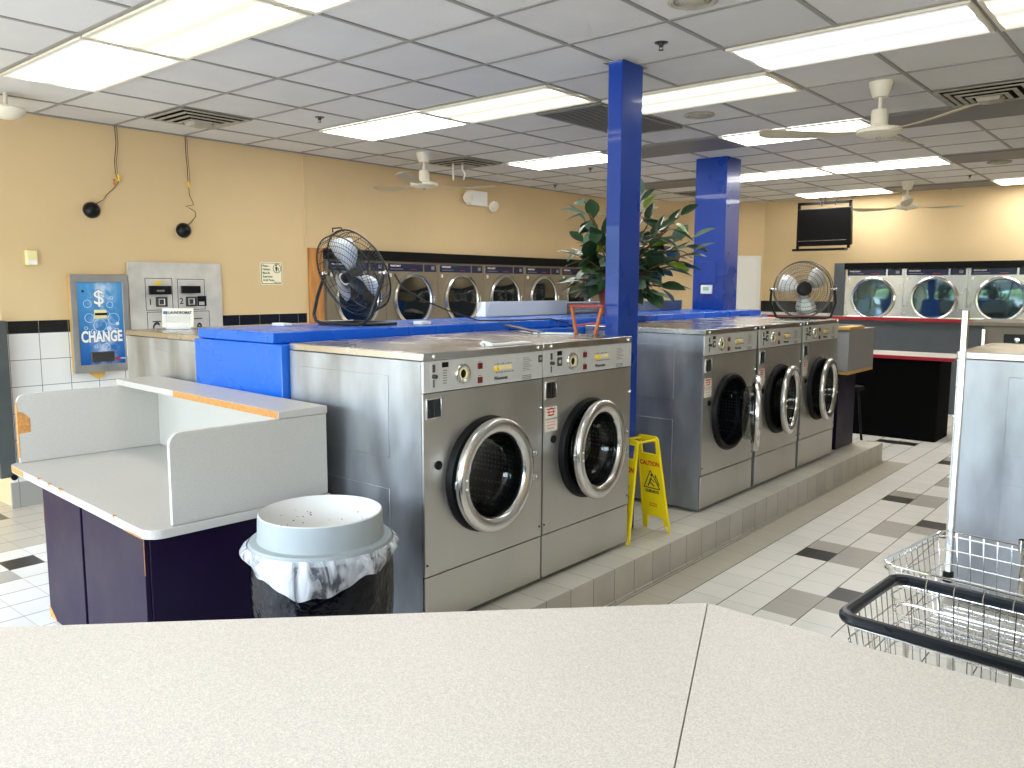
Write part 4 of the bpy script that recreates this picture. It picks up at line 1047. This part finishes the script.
# ------------------------------------------------------------------ wire fans
def drumfan(loc, rz, R, tilt, motor_side, lab, guardm, stand_pts, name='floor_fan', mr=.18, md=.165):
    """disc normal is local -y tilted by tilt; pivots on local x"""
    t = thing(name, lab, 'fan', loc, rz)
    ct, st = math.cos(tilt), math.sin(tilt)
    rot = (tilt, 0, 0)
    hd = bpy.data.objects.new('head', None); COL.objects.link(hd); hd.parent = t; hd.rotation_euler = rot
    # local head frame: disc in xz plane, normal y
    b = MB(); b.torus((0,-.045,0), (0,1,0), R, .0045, 56, 6); b.torus((0,.045,0), (0,1,0), R, .0055, 56, 6)
    n = 72
    for s_ in (-1, 1):
        for k in range(n):
            a = 2*PI*k/n; tw = .22*s_
            p = [(R*math.cos(a), .045*s_, R*math.sin(a)), (R*.92*math.cos(a+tw*.1), .065*s_, R*.92*math.sin(a+tw*.1)), (R*.5*math.cos(a+tw*.6), .08*s_, R*.5*math.sin(a+tw*.6)), (R*.16*math.cos(a+tw), .08*s_, R*.16*math.sin(a+tw))]
            b.tube(p, .0014, 3)
        for rr in (.16, .34, .5, .66, .8, .9): b.torus((0, .08*s_ if rr < .7 else .072*s_, 0), (0,1,0), R*rr, .0022, 36, 4)
    for k in range(20):
        a = 2*PI*k/20; b.cyl((R*math.cos(a),-.045,R*math.sin(a)), (R*math.cos(a),.045,R*math.sin(a)), .0025, seg=5)
    b.build('guard', guardm, hd)
    ms = motor_side
    MB().lathe([(0,md),(R*mr*.8,md-.005),(R*mr*.95,md-.02),(R*mr,.06),(R*mr*.9,.04),(0,.04)], (0,0,0), (0,ms,0), 28).build('motor', 'black', hd)
    MB().lathe([(0,.06),(R*.11,.055),(R*.13,.0),(R*.11,-.03),(0,-.03)], (0,0,0), (0,-ms,0), 24).build('hub', 'dkgrey', hd)
    for k in range(3):
        a0 = math.radians((84 if R > .25 else 35) + 120*k); vs = []; fs = []; nr = 7
        for q in range(nr):
            f = q/(nr-1); r = R*(.12 + .76*f); half = .30 + .34*math.sin(PI*min(1, f*1.0)*.75); lead = .12*f
            for s_ in (-1, -.33, .33, 1):
                aa = a0 + lead + s_*half*(1-.35*f*f); yb = -s_*.022 - .006*(1-s_*s_)
                vs.append((r*math.cos(aa), yb, r*math.sin(aa)))
        for q in range(nr-1):
            for c_ in range(3): fs.append((q*4+c_, q*4+c_+1, q*4+4+c_+1, q*4+4+c_))
        b = MB(); b._faces(vs, fs); o = b.build('blade', 'fan_blade', hd)
        so = o.modifiers.new('thick', 'SOLIDIFY'); so.thickness = .002
    b = MB()
    for s_ in (-1, 1): b.lathe([(0,.03),(.012,.028),(.016,.02),(.010,.012),(.010,-.03)], (s_*(R+.012),0,0), (s_,0,0), 16)
    b.build('pivot_knob', 'chrome', t)
    b = MB(); b.tube(stand_pts, .011, 8); b.build('stand', guardm if guardm == 'guard' else 'black', t)
    return t
zf = 1.785; gz = 1.487 - zf; R = .262
f1 = drumfan((-3.95, 3.15, zf), 0, R, math.radians(25), -1, 'black floor fan with wire guard standing on the blue ledge', 'guard',
    [(-R-.02,0,0),(-R-.02,-.06,-.14),(-R-.005,-.10,gz+.05),(-R+.03,-.11,gz+.01),(-R+.09,-.115,gz),(R-.09,-.115,gz),(R-.03,-.11,gz+.01),(R+.005,-.10,gz+.05),(R+.02,-.06,-.14),(R+.02,0,0)], mr=.13, md=.085)
b = MB(); b.tube([(-R+.05,-.11,gz),(-R+.06,.16,gz)], .010, 8); b.tube([(R-.05,-.11,gz),(R-.06,.16,gz)], .010, 8); b.tube([(-R+.06,.155,gz),(R-.06,.155,gz)], .010, 8); b.build('stand_foot', 'guard', f1)
b = MB(); b.tube([(-.04,0,R+.006),(-.03,0,R+.03),(.05,0,R+.03),(.06,0,R+.006)], .004, 6); h_ = b.build('carry_handle', 'guard', f1, rot=(math.radians(25),0,0))
R2 = .245; z2 = 1.69
az2 = math.atan2(7.22, -2.74) - PI/2
f2 = drumfan((-2.75, 7.2, z2), az2+.12, R2, math.radians(-4), -1, 'grey wire-guard fan standing on the lid of the last washer', 'guard2',
    [(-R2-.02,0,0),(-R2-.03,-.02,-.12),(-R2+.02,-.10,-z2+1.447),(-R2+.06,-.11,-z2+1.443),(R2-.06,-.11,-z2+1.443),(R2-.02,-.10,-z2+1.447),(R2+.03,-.02,-.12),(R2+.02,0,0)], mr=.26, md=.16)
# fan cable
cb = MB().tube([(-3.60,3.17,1.78),(-3.585,3.22,1.70),(-3.60,3.42,1.62),(-3.63,3.7,1.54),(-3.66,3.95,1.487),(-3.66,4.15,1.482),(-3.60,4.35,1.481),(-3.56,4.6,1.482),(-3.53,4.75,1.45),(-3.50,4.82,1.40)], .005, 6).build('power_cable', 'wire')
tag(cb, 'thin black power cable trailing from the black fan over the blue ledge', 'cable')

# things on the ledge
t = thing('metal_tray', 'long white sheet metal tray standing on the blue ledge before the wall dryers', 'tray', (-4.20, 4.58, 1.477))
b = MB(); b.box(-.06, -.055, 0, 1.03, 0, .115); b.box(-.06, .03, 0, 1.03, 0, .005); b.obox((-.015, .02, .06), (.10,0,.0), (0,.005,0), (0,.06,.11)); b.box(.025, .03, .0, 1.03, .0, .118)
b.prism([(.03,0,.118),(.03,-.0,.0),(.03,.10,.02)], (.002,0,0)); b.build('tray_shell', mat('white_sheet_metal', srgb(236,240,240), .3), t, bevel=.001)
t = thing('corrugated_cover', 'grey ribbed metal cover on the blue ledge behind the plant', 'cover', (-4.20, 5.62, 1.477))
b = MB(); b.box(-.06, .02, 0, 2.0, 0, .10)
for k in range(4): b.box(.02, .032, 0, 2.0, .012+.024*k, .026+.024*k)
b.build('cover_shell', 'steel_side', t, bevel=.002)
t = thing('paper_cup', 'small white plastic bracket lying beside the fan foot on the ledge', 'bracket', (-3.68, 3.45, 1.477))
MB().box(-.04, .04, -.03, .05, 0, .022).build('body', 'white', t, bevel=.004); t.name = 'plastic_bracket'
t = thing('plastic_bracket', 'small white plastic piece on the ledge before the black floor fan', 'bracket', (-4.16, 2.78, 1.477))
MB().box(-.06, .06, -.03, .03, 0, .016).build('body', 'white', t, bevel=.004)
t = thing('lid_clip_and_glint', 'bent white clip and a white bar painting the bright reflection on the nearest washer lid', 'strip', (-2.56, 2.83, 1.431))
b = MB(); b.tube([(-.02,-.01,.0),(-.03,-.02,.012),(-.01,-.03,.022),(.02,-.02,.016),(.03,.0,.010)], .006, 6); b.box(-.02, .03, .0, .28, .001, .010); b.build('strip', 'white', t)  # flat white box stands for the lid's bright reflection; bent tube is the clip
t = thing('grey_bar', 'flat grey metal bar lying across the washer lid beneath the plant', 'bar', (-3.02, 3.78, 1.431))
MB().obox((-.20, .10, .018), (.50,-.26,-.020), (.02,.04,0), (0,0,.010)).build('bar', 'dkgrey', t, bevel=.002)
MB().obox((.10, .02, .006), (.22,.10,0), (-.03,.06,0), (0,0,.008)).build('bar', 'panel_alu', t, bevel=.002)

# little wooden stand on the washer lid
t = thing('wooden_stand', 'small red-topped wooden frame standing on the washer lid beside the post', 'stand', (-2.80, 3.93, 1.431))
MB().bar((-.10,-.0,.165), (.13,.02,.165), .022, .016).build('top_rail', 'wood_red', t, bevel=.003)
MB().bar((-.085,0,.158), (-.035,-.02,.0), .018, .018, (0,1,0)).build('leg', 'wood_or', t, bevel=.003)
MB().bar((.115,.02,.158), (.085,-.0,.0), .018, .018, (0,1,0)).build('leg', 'wood_or', t, bevel=.003)
MB().bar((-.05,-.012,.05), (.095,.01,.07), .010, .010).build('cross_rail', 'wood_red', t, bevel=.002)

# ------------------------------------------------------------------ potted rubber plant
PX, PY = -3.72, 5.72
t = thing('potted_plant', 'leafy rubber plant in a terracotta pot on the blue ledge behind the post', 'plant', (PX, PY, 1.477))
MB().lathe([(0,0),(.125,0),(.13,.01),(.168,.185),(.182,.188),(.186,.225),(.174,.228),(.165,.19),(.0,.19)], (0,0,0), (0,0,1), 40).build('pot', 'pot', t)
MB().lathe([(.164,.192),(0,.20)], (0,0,0), (0,0,1), 24).build('soil', 'soil', t)
fwd = Vector((PX, PY, 0)).normalized(); rgt = Vector((fwd.y, -fwd.x, 0))
sc = 6.85/813.0   # metres per photo pixel at the pot, used only for stem lengths
rp = random.Random(11)
stems = [(-38,100,.05),(-26,62,-.18),(-44,14,.1),(-34,4,-.1),(50,6,.0),(36,-2,-.1),(70,34,.1),(84,48,-.05),(22,116,.1),(-40,60,.0),(18,40,-.25),(-20,20,-.3),(-38,84,.15),(-44,118,.05),(-36,100,-.1),(66,92,-.1),(-10,84,.2),(8,96,-.1),(26,104,.12),(40,72,-.2),(62,58,.1),(80,62,.0),(30,48,.25),(-30,36,.2),(-40,40,-.15),(46,30,.15),(6,60,-.25),(16,76,.25),(-16,52,-.05),(56,78,.05),(34,88,.3)]
leaves = []
sb = MB()
for (ox, oz, dp) in stems:
    p0 = Vector((rp.uniform(-.04,.04), rp.uniform(-.04,.04), .19)); tip = rgt*(ox*sc*.80) + fwd*dp + Vector((0,0,.20+oz*sc*.74))
    mid = (p0+tip)/2 + Vector((-(tip-p0).x*.12, -(tip-p0).y*.12, .06))
    pts = [(p0*(1-u)**2 + mid*2*u*(1-u) + tip*u*u) for u in [k/8 for k in range(9)]]
    sb.tube(pts, .0065, 6)
    for u in [.22,.36,.48,.58,.68,.77,.86,.94,1.0]:
        if rp.random() < .12: continue
        k = u*8; i = min(7, int(k)); p = pts[i].lerp(pts[i+1], k-i)
        leaves.append((p, (pts[i+1]-pts[i]).normalized(), u))
sb.build('stems', 'stem', t)
def add_leaf(b, p, d, up, L, w, mi):
    d = d.normalized(); s_ = d.cross(up).normalized(); n = s_.cross(d)
    prof = [(0,.0),(.08,.02),(.18,.45),(.35,.9),(.52,1),(.70,.86),(.86,.5),(.95,.2),(1.0,.0)]
    vs = []; fs = []
    for (f, ww) in prof:
        c = p + d*(L*f) - n*(.16*L*f*f)
        for q in (-1, -.5, 0, .5, 1): vs.append(c + s_*(w*ww*q) + n*(abs(q)*w*ww*.22))
    for i in range(len(prof)-1):
        for j in range(4): fs.append((i*5+j, i*5+j+1, (i+1)*5+j+1, (i+1)*5+j))
    b._faces(vs, fs, mi)
for k, (p, sd, u) in enumerate(leaves):
    a = rp.uniform(0, 2*PI); out = (p - Vector((0,0,p.z))); out = out.normalized() if out.length > .02 else Vector((1,0,0))
    d = (sd*.5 + out*.55 + Vector((math.cos(a), math.sin(a), 0))*.8 + Vector((0,0,rp.uniform(-.95,.35))))
    if u > .95: d = sd*1.0 + Vector((math.cos(a), math.sin(a), .5))*.4
    up = Vector((rp.uniform(-.5,.5), rp.uniform(-.5,.5)-.25, 1))
    L_ = rp.uniform(.16,.25); b = MB(); mi = 0
    b.tube([p, p+d.normalized()*.03], .003, 5)
    add_leaf(b, p+d.normalized()*.028, d, up, L_, L_*rp.uniform(.23,.29), 0)
    q = rp.random(); b.build('leaf', 'leaf_young' if q > .94 else ('leaf_pale' if q > .66 else 'leaf'), t)

# ------------------------------------------------------------------ stainless cabinet beyond the near washer
t = thing('steel_cabinet', 'brownish stainless cabinet with a black window beyond the pale washer', 'cabinet', (-1.36, 7.4, 0))
MB().box(.0, 1.9, .03, .8, .002, 1.405).build('cabinet_body', 'brownsteel', t, bevel=.004)
MB().box(-.135, 1.95, .0, .85, 1.406, 1.437).build('top_slab', 'brownsteel', t, bevel=.004)
MB().box(-.005, .020, -.002, .03, .05, 1.38).build('edge_strip', 'chrome_ring', t, bevel=.002)
w_ = MB().box(.145, .42, .022, .030, 1.25, 1.345).build('window', 'black', t, bevel=.004)
MB().lathe([(.02,0),(.018,.012),(0,.014)], (.24, .022, 1.30), (0,-1,0), 16).build('knob', 'chrome', w_)

# ------------------------------------------------------------------ wire laundry carts
def cart(loc, rz, L, Wd, z0, z1, rim_r, rim_mat, lab, sp=.045):
    """basket: local x from 0 to L, y from 0 to Wd; rim at z1, floor at z0"""
    t = thing('laundry_cart', lab, 'cart', loc, rz, 'wire laundry carts')
    rr = .05; ins = .05
    def ring(o, z, r):
        pts = []
        for cx, cy, a0 in ((L-o-r, Wd-o-r, 0), (o+r, Wd-o-r, PI/2), (o+r, o+r, PI), (L-o-r, o+r, PI*1.5)):
            pts += [Vector((cx+r*math.cos(a0+PI/2*k/5), cy+r*math.sin(a0+PI/2*k/5), z)) for k in range(6)]
        return pts
    b = MB(); b.tube(ring(0, z1, rr), rim_r, 10, True); b.build('rim', rim_mat, t)
    b = MB()
    nh = 6
    for k in range(nh):
        f = k/(nh-1); z = z1-.02 + (z0-z1+.02)*f; b.tube(ring(ins*f, z, rr), .0028 if k else .0035, 5, True)
    nx = int(L/sp); ny = int(Wd/sp)
    for i in range(1, nx):
        x = L*i/nx; xi = ins + (L-2*ins)*i/nx
        b.tube([(x, 0, z1-.005), (xi, ins, z0), (xi, Wd-ins, z0), (x, Wd, z1-.005)], .0022, 4)
    for i in range(1, ny):
        y = Wd*i/ny; yi = ins + (Wd-2*ins)*i/ny
        b.tube([(0, y, z1-.005), (ins, yi, z0), (L-ins, yi, z0), (L, y, z1-.005)], .0022, 4)
    b.build('basket', 'chrome', t)
    b = MB(); zb = .14
    for x in (ins+.03, L-ins-.03):
        for y in (ins+.02, Wd-ins-.02): b.tube([(x, y, z0), (x, y, zb)], .011, 8)
    b.tube([(ins+.03, ins+.02, zb), (L-ins-.03, ins+.02, zb), (L-ins-.03, Wd-ins-.02, zb), (ins+.03, Wd-ins-.02, zb)], .011, 8, True)
    for k in range(9):
        x = ins+.05 + (L-2*ins-.1)*k/8; b.tube([(x, ins+.02, zb), (x, Wd-ins-.02, zb)], .003, 5)
    b.build('frame', 'chrome', t)
    for x in (ins+.03, L-ins-.03):
        for y in (ins+.02, Wd-ins-.02):
            c = MB().cyl((x, y-.011, .052), (x, y+.011, .052), .05, seg=20).build('caster', 'dkgrey', t)
            MB().box(x-.012, x+.012, y-.018, y+.018, .098, .14).build('caster_fork', 'chrome', c)
    return t
c1 = cart((-.775, 2.44, 0), math.radians(-4), .86, .47, .40, .72, .019, 'handle_blk', 'wire laundry cart with a thick black rubber rim nearest the counter')
for k in range(9):
    x = .10 + .085*k; MB().torus((x, .47, .72), (1,0,0), .0192, .0022, 14, 4).build('rim_clip', 'chrome', c1)
c2 = cart((-.835, 3.05, 0), math.radians(-7), .86, .60, .42, .715, .0045, 'chrome', 'thin-rimmed wire laundry cart with tall steel uprights before the pale washer', .05)
b = MB(); b.obox((.030, .60, 1.08), (.024,0,0), (0,.02,0), (0.0,0,1.08)); b.build('upright', 'chrome_ring', c2, bevel=.003)
b = MB(); b.box(.012, .048, .585, .615, .50, .545); b.build('upright_foot', 'black_rub', c2, bevel=.004)
b = MB(); b.tube([(.29, .60, .50), (.31, .60, .90), (.35, .60, 1.40), (.37,.60,1.62)], .012, 10); b.build('upright', 'chrome', c2)
MB().lathe([(.016,-.03),(.018,0),(.016,.02)], (.29,.60,.72), (0,0,1), 14).build('clamp', 'chrome', c2)

# ------------------------------------------------------------------ world
w = bpy.data.worlds.new('world'); scene.world = w; w.use_nodes = True
nt = w.node_tree; N, L = nt.nodes, nt.links
bg = N['Background']
tc = N.new('ShaderNodeTexCoord'); sp = N.new('ShaderNodeSeparateXYZ'); L.new(tc.outputs['Generated'], sp.inputs[0])
ns = N.new('ShaderNodeTexNoise'); ns.inputs['Scale'].default_value = 9; ns.inputs['Detail'].default_value = 4; L.new(tc.outputs['Generated'], ns.inputs['Vector'])
h = math_node(N, L, 'ADD', sp.outputs[2], math_node(N, L, 'MULTIPLY', math_node(N, L, 'SUBTRACT', ns.outputs[0], .5), .22))
cr = N.new('ShaderNodeValToRGB'); L.new(math_node(N, L, 'ADD', math_node(N, L, 'MULTIPLY', h, .5), .5), cr.inputs[0])
e = cr.color_ramp.elements
e[0].position = 0; e[0].color = (.30, .30, .30, 1); e[1].position = 1; e[1].color = (.68, .82, 1.08, 1)
for pos, c_ in ((.485, (.36,.36,.35,1)), (.50, (.08,.11,.05,1)), (.525, (.20,.26,.12,1)), (.56, (.80,.95,1.15,1)), (.7, (.76,.93,1.2,1))):
    n_ = e.new(pos); n_.color = c_
L.new(cr.outputs[0], bg.inputs[0]); bg.inputs[1].default_value = 6.4

# ------------------------------------------------------------------ camera
cam = bpy.data.cameras.new('camera'); co = bpy.data.objects.new('camera', cam); COL.objects.link(co); scene.camera = co
cam.sensor_width = 36; cam.lens = 812.84/1024*36; cam.clip_start = .05
yaw, pit, rol = math.radians(40.4606), math.radians(-6.8379), math.radians(.12815)
f = Vector((-math.sin(yaw)*math.cos(pit), math.cos(yaw)*math.cos(pit), math.sin(pit))); r = Vector((math.cos(yaw), math.sin(yaw), 0)); u = r.cross(f)
r2 = r*math.cos(rol) + u*math.sin(rol); u2 = -r*math.sin(rol) + u*math.cos(rol)
co.matrix_world = Matrix(((r2.x,u2.x,-f.x,0),(r2.y,u2.y,-f.y,0),(r2.z,u2.z,-f.z,1.71),(0,0,0,1)))

scene.view_settings.view_transform = 'Standard'; scene.view_settings.look = 'None'
scene.view_settings.gamma = 1; scene.view_settings.use_curve_mapping = False
scene.view_settings.exposure = 1.22
